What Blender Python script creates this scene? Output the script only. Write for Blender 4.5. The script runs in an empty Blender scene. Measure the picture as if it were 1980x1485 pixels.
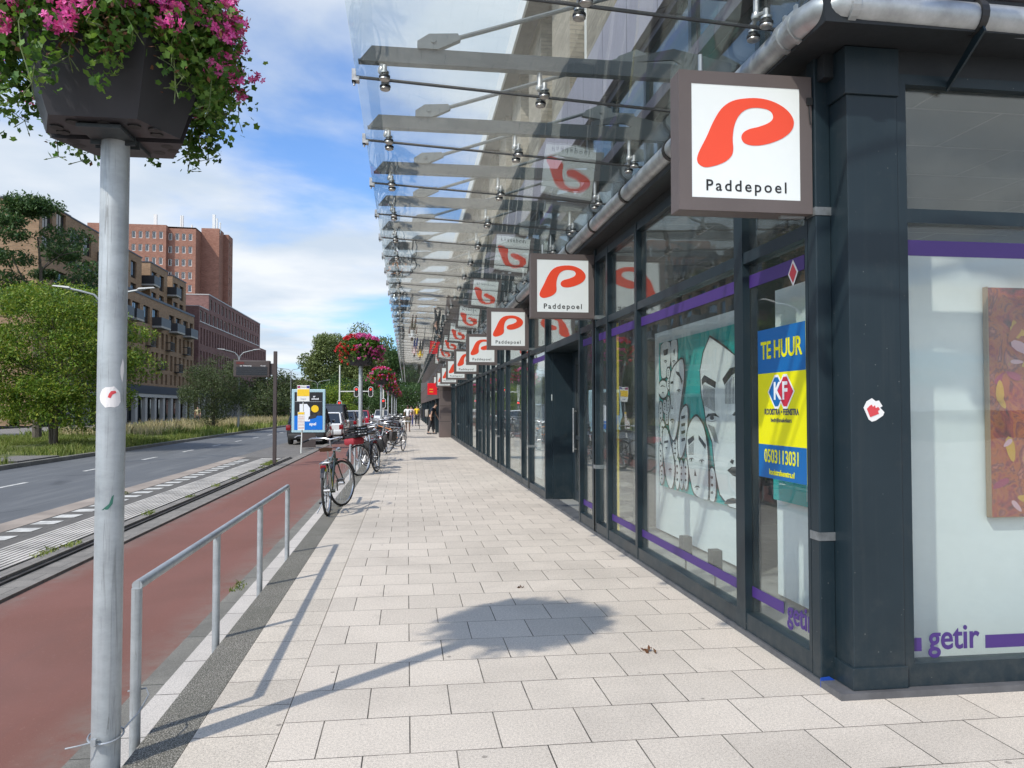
import bpy, bmesh, math, random
import numpy as np
from mathutils import Vector, Matrix
R=math.radians
rnd=random.Random(7)
nrg=np.random.default_rng(11)
S=bpy.context.scene
COL=S.collection
# ---------------- camera ----------------
cam=bpy.data.cameras.new('camera'); cam.sensor_width=36; cam.lens=36*1487/1980
cam.clip_start=.05; cam.clip_end=6000
co=bpy.data.objects.new('camera',cam); COL.objects.link(co)
YAW=math.atan(203/1487); PIT=math.atan(46.5/1487)
co.location=(0,0,1.5); co.rotation_euler=(math.pi/2+PIT,0,-YAW)
S.camera=co
# ---------------- sky and sun ----------------
SUN_EL=R(47.3); SUN_AZ=R(227.3)      # azimuth clockwise from +Y
W=bpy.data.worlds.new('World'); S.world=W; W.use_nodes=True
wn=W.node_tree.nodes; wl=W.node_tree.links; wn.clear()
def wnode(t,**k):
    n=wn.new(t)
    for a,b in k.items(): setattr(n,a,b)
    return n
sky=wnode('ShaderNodeTexSky',sky_type='NISHITA',sun_disc=False,sun_elevation=SUN_EL,sun_rotation=SUN_AZ,altitude=0,air_density=1.0,dust_density=.6,ozone_density=2.2)
tc=wnode('ShaderNodeTexCoord'); sep=wnode('ShaderNodeSeparateXYZ'); wl.new(tc.outputs['Generated'],sep.inputs[0])
def wmath(op,a,b=None,c=None):
    n=wnode('ShaderNodeMath',operation=op)
    for i,x in enumerate((a,b,c)):
        if x is None: continue
        if isinstance(x,(int,float)): n.inputs[i].default_value=x
        else: wl.new(x,n.inputs[i])
    return n.outputs[0]
zz=wmath('MAXIMUM',wmath('ADD',sep.outputs[2],.10),.05)
cb=wnode('ShaderNodeCombineXYZ'); wl.new(wmath('DIVIDE',sep.outputs[0],zz),cb.inputs[0]); wl.new(wmath('DIVIDE',sep.outputs[1],zz),cb.inputs[1])
def wnoise(scale,det,rough,off=(0,0,0),dist=0):
    m=wnode('ShaderNodeMapping'); m.inputs['Location'].default_value=off; wl.new(cb.outputs[0],m.inputs[0])
    n=wnode('ShaderNodeTexNoise'); n.inputs['Scale'].default_value=scale; n.inputs['Detail'].default_value=det; n.inputs['Roughness'].default_value=rough; n.inputs['Distortion'].default_value=dist
    wl.new(m.outputs[0],n.inputs['Vector']); return n.outputs['Fac']
n1=wnoise(.62,9,.52,(3.3,1.2,0),.25); n2=wnoise(.22,3,.5,(7.1,4.4,2))
den=wmath('ADD',wmath('MULTIPLY',n1,.62),wmath('MULTIPLY',n2,.46))
r1=wnode('ShaderNodeValToRGB'); wl.new(den,r1.inputs[0]); r1.color_ramp.interpolation='EASE'
r1.color_ramp.elements[0].position=.465; r1.color_ramp.elements[0].color=(0.06,0.06,0.06,1); r1.color_ramp.elements[1].position=.58; r1.color_ramp.elements[1].color=(.96,.96,.96,1)
r2=wnode('ShaderNodeValToRGB'); wl.new(wnoise(1.1,6,.5,(1,8,0)),r2.inputs[0])
r2.color_ramp.elements[0].position=.38; r2.color_ramp.elements[0].color=(3.3,3.8,4.4,1); r2.color_ramp.elements[1].position=.62; r2.color_ramp.elements[1].color=(4.9,5.05,5.2,1)
mx=wnode('ShaderNodeMix',data_type='RGBA'); wl.new(r1.outputs[0],mx.inputs['Factor'])
sb=wnode('ShaderNodeMix',data_type='RGBA',blend_type='MULTIPLY'); sb.inputs['Factor'].default_value=1
wl.new(sky.outputs[0],sb.inputs['A']); sb.inputs['B'].default_value=(.56,.82,1.12,1)
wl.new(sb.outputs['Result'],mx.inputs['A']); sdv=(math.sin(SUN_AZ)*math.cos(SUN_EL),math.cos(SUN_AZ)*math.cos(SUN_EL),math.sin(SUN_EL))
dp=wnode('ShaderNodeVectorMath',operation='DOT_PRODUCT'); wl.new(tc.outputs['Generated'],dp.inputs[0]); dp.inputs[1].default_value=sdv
fs=wmath('ADD',wmath('MULTIPLY',wmath('POWER',wmath('MAXIMUM',dp.outputs['Value'],0),2),2.0),1)   # clouds on the sun side, behind the camera, brightened as added shadow fill
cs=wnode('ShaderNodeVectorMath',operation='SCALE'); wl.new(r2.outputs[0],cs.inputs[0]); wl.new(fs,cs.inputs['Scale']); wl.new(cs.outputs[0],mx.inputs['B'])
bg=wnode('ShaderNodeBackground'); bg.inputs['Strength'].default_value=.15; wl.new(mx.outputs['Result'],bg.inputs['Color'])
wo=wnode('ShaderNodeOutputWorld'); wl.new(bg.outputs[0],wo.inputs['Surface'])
sl=bpy.data.lights.new('sun','SUN'); sl.energy=3.2; sl.angle=R(.9); sl.color=(1,.945,.86)
so=bpy.data.objects.new('sun',sl); COL.objects.link(so)
sd=Vector((math.sin(SUN_AZ)*math.cos(SUN_EL),math.cos(SUN_AZ)*math.cos(SUN_EL),math.sin(SUN_EL)))
so.rotation_euler=sd.to_track_quat('Z','Y').to_euler(); so.location=sd*60
S.view_settings.view_transform='Standard'; S.view_settings.look='None'; S.view_settings.gamma=1; S.view_settings.exposure=.40
try:
    S.cycles.max_bounces=8; S.cycles.transparent_max_bounces=24; S.cycles.diffuse_bounces=3; S.cycles.glossy_bounces=4
    S.cycles.sample_clamp_indirect=6; S.cycles.caustics_reflective=False; S.cycles.caustics_refractive=False
except Exception: pass
# ---------------- materials ----------------
MATS={}
class N:
    def __init__(s,name):
        s.m=bpy.data.materials.new(name); s.m.use_nodes=True; s.n=s.m.node_tree.nodes; s.l=s.m.node_tree.links
        s.n.clear(); s.out=s.n.new('ShaderNodeOutputMaterial')
        MATS[name]=s.m
    def add(s,t,**k):
        n=s.n.new(t)
        for a,b in k.items(): setattr(n,a,b)
        return n
    def set(s,inp,v):
        if hasattr(v,'default_value') or isinstance(v,bpy.types.NodeSocket): s.l.new(v,inp)
        elif isinstance(v,(tuple,list)) and len(v)==3 and inp.type=='RGBA': inp.default_value=(*v,1)
        else: inp.default_value=v
    def math(s,op,a,b=None,c=None,clamp=False):
        n=s.add('ShaderNodeMath',operation=op,use_clamp=clamp)
        for i,x in enumerate((a,b,c)):
            if x is not None: s.set(n.inputs[i],x)
        return n.outputs[0]
    def mix(s,f,a,b,mode='MIX'):
        n=s.add('ShaderNodeMix',data_type='RGBA',blend_type=mode); s.set(n.inputs['Factor'],f); s.set(n.inputs['A'],a); s.set(n.inputs['B'],b); return n.outputs['Result']
    def noise(s,vec,scale,det=3,rough=.5,dist=0,out='Fac'):
        n=s.add('ShaderNodeTexNoise'); n.inputs['Scale'].default_value=scale; n.inputs['Detail'].default_value=det; n.inputs['Roughness'].default_value=rough; n.inputs['Distortion'].default_value=dist
        if vec is not None: s.l.new(vec,n.inputs['Vector'])
        return n.outputs[out]
    def ramp(s,f,*st):
        n=s.add('ShaderNodeValToRGB'); s.l.new(f,n.inputs[0]); e=n.color_ramp.elements
        while len(e)<len(st): e.new(.5)
        for i,(p,c) in enumerate(st):
            e[i].position=p; e[i].color=(c,c,c,1) if isinstance(c,(int,float)) else (*c,1)
        return n.outputs[0]
    def pos(s): return s.add('ShaderNodeNewGeometry').outputs['Position']
    def obj(s): return s.add('ShaderNodeTexCoord').outputs['Object']
    def scale(s,v,sc,loc=(0,0,0)):
        n=s.add('ShaderNodeMapping'); n.inputs['Scale'].default_value=sc; n.inputs['Location'].default_value=loc; s.l.new(v,n.inputs[0]); return n.outputs[0]
    def bump(s,h,strength=.3,dist=.01):
        n=s.add('ShaderNodeBump'); n.inputs['Strength'].default_value=strength; n.inputs['Distance'].default_value=dist; s.l.new(h,n.inputs['Height']); return n.outputs[0]
    def bsdf(s,col,rough=.6,metal=0,normal=None,spec=.5,emis=None,es=0,coat=0):
        n=s.add('ShaderNodeBsdfPrincipled'); s.set(n.inputs['Base Color'],col); s.set(n.inputs['Roughness'],rough); s.set(n.inputs['Metallic'],metal)
        n.inputs['Specular IOR Level'].default_value=spec; n.inputs['Coat Weight'].default_value=coat
        if normal is not None: s.l.new(normal,n.inputs['Normal'])
        if emis: s.set(n.inputs['Emission Color'],emis); n.inputs['Emission Strength'].default_value=es
        s.l.new(n.outputs[0],s.out.inputs[0]); return n
def M(name,col,rough=.6,metal=0,var=.18,vs=3,bump=.12,bs=60,spec=.5,coat=0,bd=.004):
    if name in MATS: return MATS[name]
    s=N(name); p=s.pos()
    f=s.noise(p,vs,5,.6); g=s.noise(p,vs*9,4,.6)
    c=s.mix(s.ramp(f,(.3,0.),(.7,1.)),tuple(x*(1-var) for x in col),tuple(min(1,x*(1+var)) for x in col))
    c=s.mix(s.math('MULTIPLY',g,var*.9),c,tuple(x*.55 for x in col))
    r=s.math('ADD',s.math('MULTIPLY',g,.25*rough),rough*.85)
    s.bsdf(c,r,metal,s.bump(s.noise(p,bs,3,.6),bump,bd) if bump else None,spec,coat=coat)
    return s.m
def flat(name,col,rough=.45,metal=0,spec=.5,emis=None,es=0,coat=0):
    if name in MATS: return MATS[name]
    s=N(name); p=s.pos(); g=s.noise(p,14,4,.6)
    s.bsdf(s.mix(s.math('MULTIPLY',g,.16),col,tuple(x*.7 for x in col)),rough,metal,None,spec,emis,es,coat); return s.m
def glass(name,tint=(.90,.96,.95),r0=.05,rough=0,dirt=.04):
    s=N(name)
    lw=s.add('ShaderNodeLayerWeight'); lw.inputs['Blend'].default_value=.5
    f=s.math('POWER',lw.outputs['Facing'],5); f=s.math('ADD',s.math('MULTIPLY',f,1-r0),r0)
    t=s.add('ShaderNodeBsdfTransparent'); t.inputs[0].default_value=(*tint,1)
    g=s.add('ShaderNodeBsdfGlossy'); g.inputs['Roughness'].default_value=rough; g.inputs[0].default_value=(.93,.97,.96,1)
    wob=s.noise(s.pos(),1.3,2,.5); s.l.new(s.bump(wob,.05,.05),g.inputs['Normal'])
    m=s.add('ShaderNodeMixShader'); s.l.new(f,m.inputs[0]); s.l.new(t.outputs[0],m.inputs[1]); s.l.new(g.outputs[0],m.inputs[2])
    d=s.add('ShaderNodeBsdfDiffuse'); d.inputs[0].default_value=(.55,.57,.54,1)
    m2=s.add('ShaderNodeMixShader'); s.l.new(s.math('MULTIPLY',s.ramp(s.noise(s.pos(),2.2,6,.7),(.35,.3),(.75,1.)),dirt),m2.inputs[0]); s.l.new(m.outputs[0],m2.inputs[1]); s.l.new(d.outputs[0],m2.inputs[2])
    s.l.new(m2.outputs[0],s.out.inputs[0]); return s.m
def brick(name,c1,c2,mortar,bw=.22,rh=.065,ms=.008,stain=.25,big=None):
    s=N(name); p=s.pos(); q=s.add('ShaderNodeSeparateXYZ'); s.l.new(p,q.inputs[0])
    v=s.add('ShaderNodeCombineXYZ'); s.l.new(s.math('ADD',q.outputs[0],q.outputs[1]),v.inputs[0]); s.l.new(q.outputs[2],v.inputs[1])
    b=s.add('ShaderNodeTexBrick'); s.l.new(v.outputs[0],b.inputs['Vector']); b.inputs['Scale'].default_value=1
    b.inputs['Brick Width'].default_value=bw; b.inputs['Row Height'].default_value=rh; b.inputs['Mortar Size'].default_value=ms
    b.inputs['Color1'].default_value=(*c1,1); b.inputs['Color2'].default_value=(*c2,1); b.inputs['Mortar'].default_value=(*mortar,1); b.inputs['Bias'].default_value=-.1
    c=b.outputs['Color']
    c=s.mix(s.math('MULTIPLY',s.ramp(s.noise(s.scale(v.outputs[0],(1,2.5,1)),.35 if big is None else big,6,.65),(.35,0.),(.65,1.)),stain),c,tuple(x*.5 for x in c1))
    c=s.mix(s.math('MULTIPLY',s.ramp(s.noise(s.scale(v.outputs[0],(1.2,6,1)),1.3,4,.7),(.45,0.),(.6,1.)),stain*.9),c,tuple(min(1,x*1.25) for x in c2))
    s.bsdf(c,.85,0,s.bump(b.outputs['Fac'],.4,.006),.3); return s.m
def leafmat(name,cols,trans=.35,rough=.55):
    s=N(name); g=s.add('ShaderNodeNewGeometry'); rp=g.outputs['Random Per Island']
    st=[(i/(len(cols)-1) if len(cols)>1 else 0,c) for i,c in enumerate(cols)]
    c=s.ramp(rp,*st)
    c=s.mix(s.math('MULTIPLY',s.ramp(s.noise(g.outputs['Position'],1.1,3,.6),(.4,0.),(.62,1.)),.45),c,tuple(x*.6 for x in cols[0]))
    d=s.add('ShaderNodeBsdfPrincipled'); s.l.new(c,d.inputs['Base Color']); d.inputs['Roughness'].default_value=rough; d.inputs['Specular IOR Level'].default_value=.35
    t=s.add('ShaderNodeBsdfTranslucent'); s.l.new(s.mix(.5,c,(1,1,.4),'MULTIPLY'),t.inputs[0])
    m=s.add('ShaderNodeMixShader'); m.inputs[0].default_value=trans; s.l.new(d.outputs[0],m.inputs[1]); s.l.new(t.outputs[0],m.inputs[2]); s.l.new(m.outputs[0],s.out.inputs[0]); return s.m

# ---------------- mesh builder ----------------
class MB:
    def __init__(s): s.v=[]; s.f=[]; s.m=[]
    def add(s,v,f,mi=0):
        o=len(s.v); s.v+= [tuple(p) for p in v]; s.f+=[tuple(o+i for i in q) for q in f]; s.m+=[mi]*len(f); return s
    def box(s,x0,x1,y0,y1,z0,z1,mi=0):
        if x0>x1:x0,x1=x1,x0
        if y0>y1:y0,y1=y1,y0
        if z0>z1:z0,z1=z1,z0
        return s.add([(x0,y0,z0),(x1,y0,z0),(x1,y1,z0),(x0,y1,z0),(x0,y0,z1),(x1,y0,z1),(x1,y1,z1),(x0,y1,z1)],
          [(0,3,2,1),(4,5,6,7),(0,1,5,4),(1,2,6,5),(2,3,7,6),(3,0,4,7)],mi)
    def bbox(s,x0,x1,y0,y1,z0,z1,b=.006,mi=0):
        # box with chamfered edges
        bm=bmesh.new(); bmesh.ops.create_cube(bm,size=1)
        for v in bm.verts: v.co=Vector((x0+(v.co.x+.5)*(x1-x0),y0+(v.co.y+.5)*(y1-y0),z0+(v.co.z+.5)*(z1-z0)))
        bmesh.ops.bevel(bm,geom=bm.edges[:],offset=b,segments=2,affect='EDGES',profile=.5)
        bm.verts.index_update(); s.add([v.co for v in bm.verts],[[v.index for v in f.verts] for f in bm.faces],mi); bm.free(); return s
    def quad(s,a,b,c,d,mi=0): return s.add([a,b,c,d],[(0,1,2,3)],mi)
    def tube(s,p,q,r,n=8,r2=None,mi=0,cap=True):
        p=Vector(p);q=Vector(q); d=(q-p)
        if d.length<1e-6: return s
        z=d.normalized(); x=z.orthogonal().normalized(); y=z.cross(x); r2=r if r2 is None else r2
        v=[];f=[]
        for k in range(n):
            a=2*math.pi*k/n; e=x*math.cos(a)+y*math.sin(a); v.append(p+e*r); v.append(q+e*r2)
        for k in range(n):
            j=(k+1)%n; f.append((2*k,2*j,2*j+1,2*k+1))
        if cap: f.append(tuple(range(2*n-2,-1,-2))); f.append(tuple(range(1,2*n,2)))
        return s.add(v,f,mi)
    def path(s,pts,r,n=8,closed=False,mi=0,rs=None):
        P=[Vector(p) for p in pts]; m=len(P); v=[];f=[]; ref=None
        for i,p in enumerate(P):
            if closed: t=(P[(i+1)%m]-P[i-1])
            else: t=P[min(i+1,m-1)]-P[max(i-1,0)]
            t.normalize()
            if ref is None: ref=t.orthogonal().normalized()
            x=(ref-t*ref.dot(t)); x=x.normalized() if x.length>1e-5 else t.orthogonal().normalized(); ref=x; y=t.cross(x)
            rr=rs[i] if rs else r
            for k in range(n):
                a=2*math.pi*k/n; v.append(p+(x*math.cos(a)+y*math.sin(a))*rr)
        for i in range(m if closed else m-1):
            j=(i+1)%m
            for k in range(n):
                l=(k+1)%n; f.append((i*n+k,i*n+l,j*n+l,j*n+k))
        if not closed: f.append(tuple(range(n-1,-1,-1))); f.append(tuple((m-1)*n+k for k in range(n)))
        return s.add(v,f,mi)
    def lathe(s,prof,c=(0,0,0),n=16,mi=0,axis='z',cap=True):
        v=[];f=[];c=Vector(c)
        for r,h in prof:
            for k in range(n):
                a=2*math.pi*k/n
                if axis=='z': p=(r*math.cos(a),r*math.sin(a),h)
                elif axis=='y': p=(r*math.cos(a),h,-r*math.sin(a))
                else: p=(h,r*math.cos(a),r*math.sin(a))
                v.append(c+Vector(p))
        for i in range(len(prof)-1):
            for k in range(n):
                l=(k+1)%n; f.append((i*n+k,i*n+l,(i+1)*n+l,(i+1)*n+k))
        if cap: f.append(tuple(range(n-1,-1,-1))); f.append(tuple((len(prof)-1)*n+k for k in range(n)))
        return s.add(v,f,mi)
    def prism(s,pts,fn,h0,h1,mi=0):
        # polygon (2d) extruded; fn(u,v,h)->xyz
        n=len(pts); v=[fn(u,w,h0) for u,w in pts]+[fn(u,w,h1) for u,w in pts]
        from mathutils.geometry import tessellate_polygon
        tri=tessellate_polygon([[Vector((u,w,0)) for u,w in pts]])
        f=[tuple(t) for t in tri]+[tuple(n+i for i in reversed(t)) for t in tri]+[(i,i+n,(i+1)%n+n,(i+1)%n) for i in range(n)]
        return s.add(v,f,mi)
    def xf(s,mat,start=0):
        s.v=s.v[:start]+[tuple(mat@Vector(p)) for p in s.v[start:]]; return s
    def mesh(s,name,mats,smooth=False,off=None):
        me=bpy.data.meshes.new(name)
        v=s.v if off is None else [(p[0]-off[0],p[1]-off[1],p[2]-off[2]) for p in s.v]
        me.from_pydata(v,[],s.f)
        for m in (mats if isinstance(mats,(list,tuple)) else [mats]): me.materials.append(m)
        if any(s.m): me.polygons.foreach_set('material_index',s.m)
        if smooth:
            me.polygons.foreach_set('use_smooth',[True]*len(me.polygons)); me.set_sharp_from_angle(angle=R(38))
        bm=bmesh.new(); bm.from_mesh(me); bmesh.ops.recalc_face_normals(bm,faces=bm.faces); bm.to_mesh(me); bm.free()
        return me
    def build(s,name,mats,parent=None,smooth=False,w=True,label=None,loc=None,rot=None):
        # w: vertices are in world coordinates; subtract the thing's location
        off=None
        if parent is not None and w:
            r=root(parent); off=r['_o'] if '_o' in r.keys() else tuple(r.location)
        me=s.mesh(name,mats,smooth,off); return link(name,me,parent,label,loc,rot)
def root(o):
    while o.parent: o=o.parent
    return o
def link(name,me,parent=None,label=None,loc=None,rot=None):
    o=bpy.data.objects.new(name,me); COL.objects.link(o)
    if parent: o.parent=parent
    if loc is not None: o.location=loc
    if rot is not None: o.rotation_euler=rot
    if label: o['label']=label
    return o
def thing(name,label,cat,loc=(0,0,0),rz=0,group=None,rot=None):
    o=bpy.data.objects.new(name,None); COL.objects.link(o); o.empty_display_size=.1
    o.location=loc; o.rotation_euler=rot if rot else (0,0,rz); o['label']=label; o['category']=cat
    if group: o['group']=group
    return o
def tag(o,label,cat,group=None):
    o['label']=label; o['category']=cat
    if group: o['group']=group
    return o
def struct(name,mb,mat,smooth=False):
    o=mb.build(name,mat,None,smooth); o['kind']='structure'; return o
KIDS={}
def dup(src,loc=None,rz=None,label=None,group=None,parent=None,rot=None):
    c=src.copy(); COL.objects.link(c); c.parent=parent
    if loc is not None: c.location=loc
    if rz is not None: c.rotation_euler=(0,0,rz)
    if rot is not None: c.rotation_euler=rot
    if label: c['label']=label
    if group: c['group']=group
    key=src.name
    if key not in KIDS: KIDS[key]=list(src.children)
    for ch in KIDS[key]: dup(ch,parent=c)
    return c
def text(name,body,size,mat,parent,loc,rot,bold=0,space=1.0,ext=.0015,align='CENTER',sx=1,label=None,res=4,shear=0):
    cu=bpy.data.curves.new('t','FONT'); cu.body=body; cu.size=size; cu.offset=bold; cu.space_character=space; cu.extrude=ext; cu.align_x=align; cu.align_y='CENTER'; cu.resolution_u=res; cu.shear=shear
    o=bpy.data.objects.new('t',cu); COL.objects.link(o)
    bpy.context.view_layer.update(); dg=bpy.context.evaluated_depsgraph_get()
    me=bpy.data.meshes.new_from_object(o.evaluated_get(dg)); me.name=name; bpy.data.objects.remove(o)
    me.materials.clear(); me.materials.append(mat)
    for v in me.vertices: v.co.x*=sx
    return link(name,me,parent,label,loc,rot)
def npmesh(name,verts,faces,mat,parent=None,smooth=False):
    me=bpy.data.meshes.new(name); verts=np.asarray(verts,dtype=np.float32); faces=np.asarray(faces,dtype=np.int32)
    nf,k=faces.shape
    me.vertices.add(len(verts)); me.vertices.foreach_set('co',verts.ravel())
    me.loops.add(nf*k); me.loops.foreach_set('vertex_index',faces.ravel())
    me.polygons.add(nf); me.polygons.foreach_set('loop_start',np.arange(0,nf*k,k,dtype=np.int32)); me.polygons.foreach_set('loop_total',np.full(nf,k,dtype=np.int32))
    for m in (mat if isinstance(mat,(list,tuple)) else [mat]): me.materials.append(m)
    me.update(); me.validate()
    return me
def lobeleaf(c,size,up=.9):
    n=len(c); nn=rvec(n)+np.array([0,0,up]); nn/=np.linalg.norm(nn,axis=1,keepdims=True)
    a=np.cross(nn,rvec(n)); a/=np.linalg.norm(a,axis=1,keepdims=True); b=np.cross(nn,a); sz=size*(.55+.75*nrg.random((n,1)))*.5
    rad=[.35,.95,.74,1.05,.80,1.08,.80,1.05,.74,.95]; V=[]
    for k,r_ in enumerate(rad):
        t=math.pi+2*math.pi*k/10; V.append(c+(a*math.cos(t)+b*math.sin(t))*sz*r_+nn*sz*.18*(r_*r_))
    return np.stack(V,1).reshape(-1,3),np.arange(10*n).reshape(n,10)
def rvec(n):
    v=nrg.normal(size=(n,3)); return v/np.linalg.norm(v,axis=1,keepdims=True)
def leafcards(c,size,aspect=.55,up=None,dirs=None):
    """diamond leaf per centre: 4 verts, folded a little"""
    n=len(c); a=rvec(n) if dirs is None else dirs
    b=rvec(n)
    if up is not None: b=b*.6+np.array([0,0,up])
    b=np.cross(a,b); b/=np.linalg.norm(b,axis=1,keepdims=True)+1e-9
    sz=size*(.6+.8*nrg.random((n,1))); nn=np.cross(a,b)
    p0=c-a*sz*.5; p2=c+a*sz*.5; p1=c+b*sz*aspect*.5+nn*sz*.08; p3=c-b*sz*aspect*.5+nn*sz*.08
    v=np.stack([p0,p1,p2,p3],1).reshape(-1,3); f=np.arange(4*n).reshape(n,4)
    return v,f
# ================= GROUND =================
def paving(name,phx=.1825,phy=-.18,bw=.405,rh=.405,off=.5,c=(.63,.562,.478),ms=.0033):
    s=N(name); p=s.pos(); v=s.scale(p,(1,1,1),(phx,phy,0))
    b=s.add('ShaderNodeTexBrick'); b.offset=off; b.offset_frequency=2; s.l.new(v,b.inputs['Vector']); b.inputs['Scale'].default_value=1
    b.inputs['Brick Width'].default_value=bw; b.inputs['Row Height'].default_value=rh; b.inputs['Mortar Size'].default_value=ms; b.inputs['Mortar Smooth'].default_value=.25; b.inputs['Bias'].default_value=0
    b.inputs['Color1'].default_value=(*c,1); b.inputs['Color2'].default_value=(*[x*.88 for x in c],1); s.l.new(s.ramp(s.noise(p,2.3,4,.7),(.42,(.06,.052,.042)),(.66,(.26,.23,.19))),b.inputs['Mortar'])
    sp=s.ramp(s.noise(p,230,2,.7),(.36,.55),(.5,1.),(.66,1.12))
    sp2=s.ramp(s.noise(p,75,3,.7),(.35,.8),(.6,1.06))
    col=s.mix(1,b.outputs['Color'],s.mix(1,sp,sp2,'MULTIPLY'),'MULTIPLY')
    st=s.ramp(s.noise(p,.55,6,.62,.3),(.32,.82),(.5,.98),(.68,1.05)); col=s.mix(1,col,st,'MULTIPLY')
    st3=s.ramp(s.noise(p,3.1,5,.7,.4),(.26,.82),(.38,.98),(.7,1.02)); col=s.mix(1,col,st3,'MULTIPLY')
    # chewing gum and drips
    vo=s.add('ShaderNodeTexVoronoi'); vo.inputs['Scale'].default_value=3.3; s.l.new(p,vo.inputs['Vector'])
    gum=s.ramp(vo.outputs['Distance'],(.035,.55),(.055,1.)); col=s.mix(1,col,gum,'MULTIPLY')
    h=s.math('ADD',s.math('MULTIPLY',b.outputs['Fac'],-1.6),s.math('MULTIPLY',s.noise(p,190,2,.6),.35))
    s.bsdf(col,.82,0,s.bump(h,.55,.004),.35); return s.m
m_pave=paving('pale_paving')
m_border=paving('border_paving',phx=10.96,phy=-.1,bw=.80,rh=.36,off=0,c=(.60,.535,.45))
s=N('aggregate_strip'); p=s.pos(); c=s.ramp(s.noise(p,160,2,.8),(.40,(.045,.042,.034)),(.52,(.12,.112,.092)),(.62,(.46,.43,.37))); c=s.mix(s.ramp(s.noise(p,1.4,5,.7),(.35,0.),(.7,.55)),c,(.08,.08,.06)); s.bsdf(c,.9,0,s.bump(s.noise(p,160,2,.8),.6,.004)); m_agg=s.m
def slabmat(name,c,bw,rh,ms=.006,phx=0,phy=0,dirt=.5,mortar=(.06,.06,.05)):
    s=N(name); p=s.pos(); b=s.add('ShaderNodeTexBrick'); b.offset=.5; s.l.new(s.scale(p,(1,1,1),(phx,phy,0)),b.inputs['Vector']); b.inputs['Scale'].default_value=1
    b.inputs['Brick Width'].default_value=bw; b.inputs['Row Height'].default_value=rh; b.inputs['Mortar Size'].default_value=ms
    b.inputs['Color1'].default_value=(*c,1); b.inputs['Color2'].default_value=(*[x*.85 for x in c],1); b.inputs['Mortar'].default_value=(*mortar,1)
    col=s.mix(1,b.outputs['Color'],s.ramp(s.noise(p,140,2,.7),(.35,.65),(.6,1.1)),'MULTIPLY')
    col=s.mix(s.math('MULTIPLY',s.ramp(s.noise(p,1.7,6,.7,.4),(.4,0.),(.68,1.)),dirt),col,tuple(x*.45 for x in c))
    s.bsdf(col,.88,0,s.bump(s.math('ADD',s.math('MULTIPLY',b.outputs['Fac'],-1),s.math('MULTIPLY',s.noise(p,120,2,.6),.4)),.5,.005)); return s.m
m_white=slabmat('white_kerb_slab',(.55,.51,.46),4,.6,.005,phx=2,dirt=.25)
m_grey=slabmat('weathered_concrete',(.22,.21,.18),3,1.0,.006,phx=1.1,dirt=.8)
m_greypave=slabmat('grey_clinker',(.20,.185,.165),.2,.1,.004,dirt=.5)
m_black=M('black_joint',(.05,.046,.042),.9,var=.6,vs=5)
m_concplat=slabmat('platform_concrete',(.26,.24,.21),.3,.3,.004,dirt=.7)
m_darkpl=slabmat('dark_platform',(.13,.12,.105),.3,.3,.004,dirt=.5)
s=N('red_asphalt'); p=s.pos(); c=s.ramp(s.noise(p,320,2,.8),(.35,(.115,.046,.032)),(.55,(.185,.072,.050)),(.7,(.26,.12,.088)))
c=s.mix(s.ramp(s.noise(s.scale(p,(1,.25,1)),1.2,6,.65),(.38,0.),(.66,.42)),c,(.12,.062,.048)); vo=s.add('ShaderNodeTexVoronoi'); vo.inputs['Scale'].default_value=1.3; s.l.new(p,vo.inputs['Vector']); c=s.mix(s.ramp(vo.outputs['Distance'],(.02,.6),(.035,0.)),c,(.38,.3,.26))
c=s.mix(s.ramp(s.noise(s.scale(p,(4,.35,1)),1.0,5,.7),(.55,0.),(.8,.35)),c,(.11,.06,.05))
q=s.add('ShaderNodeSeparateXYZ'); s.l.new(p,q.inputs[0]); ed=s.math('MAXIMUM',s.math('SUBTRACT',1,s.math('MULTIPLY',s.math('ABSOLUTE',s.math('ADD',q.outputs[0],1.6)),3.2)),s.math('SUBTRACT',1,s.math('MULTIPLY',s.math('ABSOLUTE',s.math('ADD',q.outputs[0],3.5)),3.2)))
c=s.mix(s.math('MULTIPLY',s.math('MAXIMUM',ed,0),s.ramp(s.noise(p,2.6,6,.75),(.36,0.),(.6,.95))),c,(.17,.135,.11))
c=s.mix(s.ramp(s.noise(s.scale(p,(1,1,1)),34,3,.7),(.62,0.),(.70,.45)),c,(.26,.15,.12))
c=s.mix(s.ramp(s.noise(p,.45,3,.6,.6),(.42,0.),(.62,.35)),c,(.22,.095,.075))
s.bsdf(c,.85,0,s.bump(s.noise(p,260,2,.7),.5,.004)); m_red=s.m
s=N('asphalt'); p=s.pos(); c=s.ramp(s.noise(p,190,2,.8),(.3,(.075,.08,.083)),(.7,(.135,.14,.142))); c=s.mix(s.ramp(s.noise(s.scale(p,(1,.12,1)),1.1,6,.7),(.35,0.),(.7,.6)),c,(.075,.078,.08)); c=s.mix(s.ramp(s.noise(s.scale(p,(1.6,.10,1)),1.6,5,.65,.5),(.50,0.),(.60,.45)),c,(.155,.158,.155))
vo=s.add('ShaderNodeTexVoronoi',feature='DISTANCE_TO_EDGE'); vo.inputs['Scale'].default_value=.33; s.l.new(s.add('ShaderNodeNewGeometry').outputs['Position'],vo.inputs['Vector']); c=s.mix(s.math('MULTIPLY',s.ramp(vo.outputs['Distance'],(.004,1.),(.012,0.)),s.ramp(s.noise(p,.6,2,.5),(.5,0.),(.6,.6))),c,(.035,.036,.038))
s.bsdf(c,.8,0,s.bump(s.noise(p,150,2,.7),.4,.004)); m_asph=s.m
m_wpaint=M('road_paint',(.52,.51,.47),.8,var=.4,vs=5)
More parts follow.
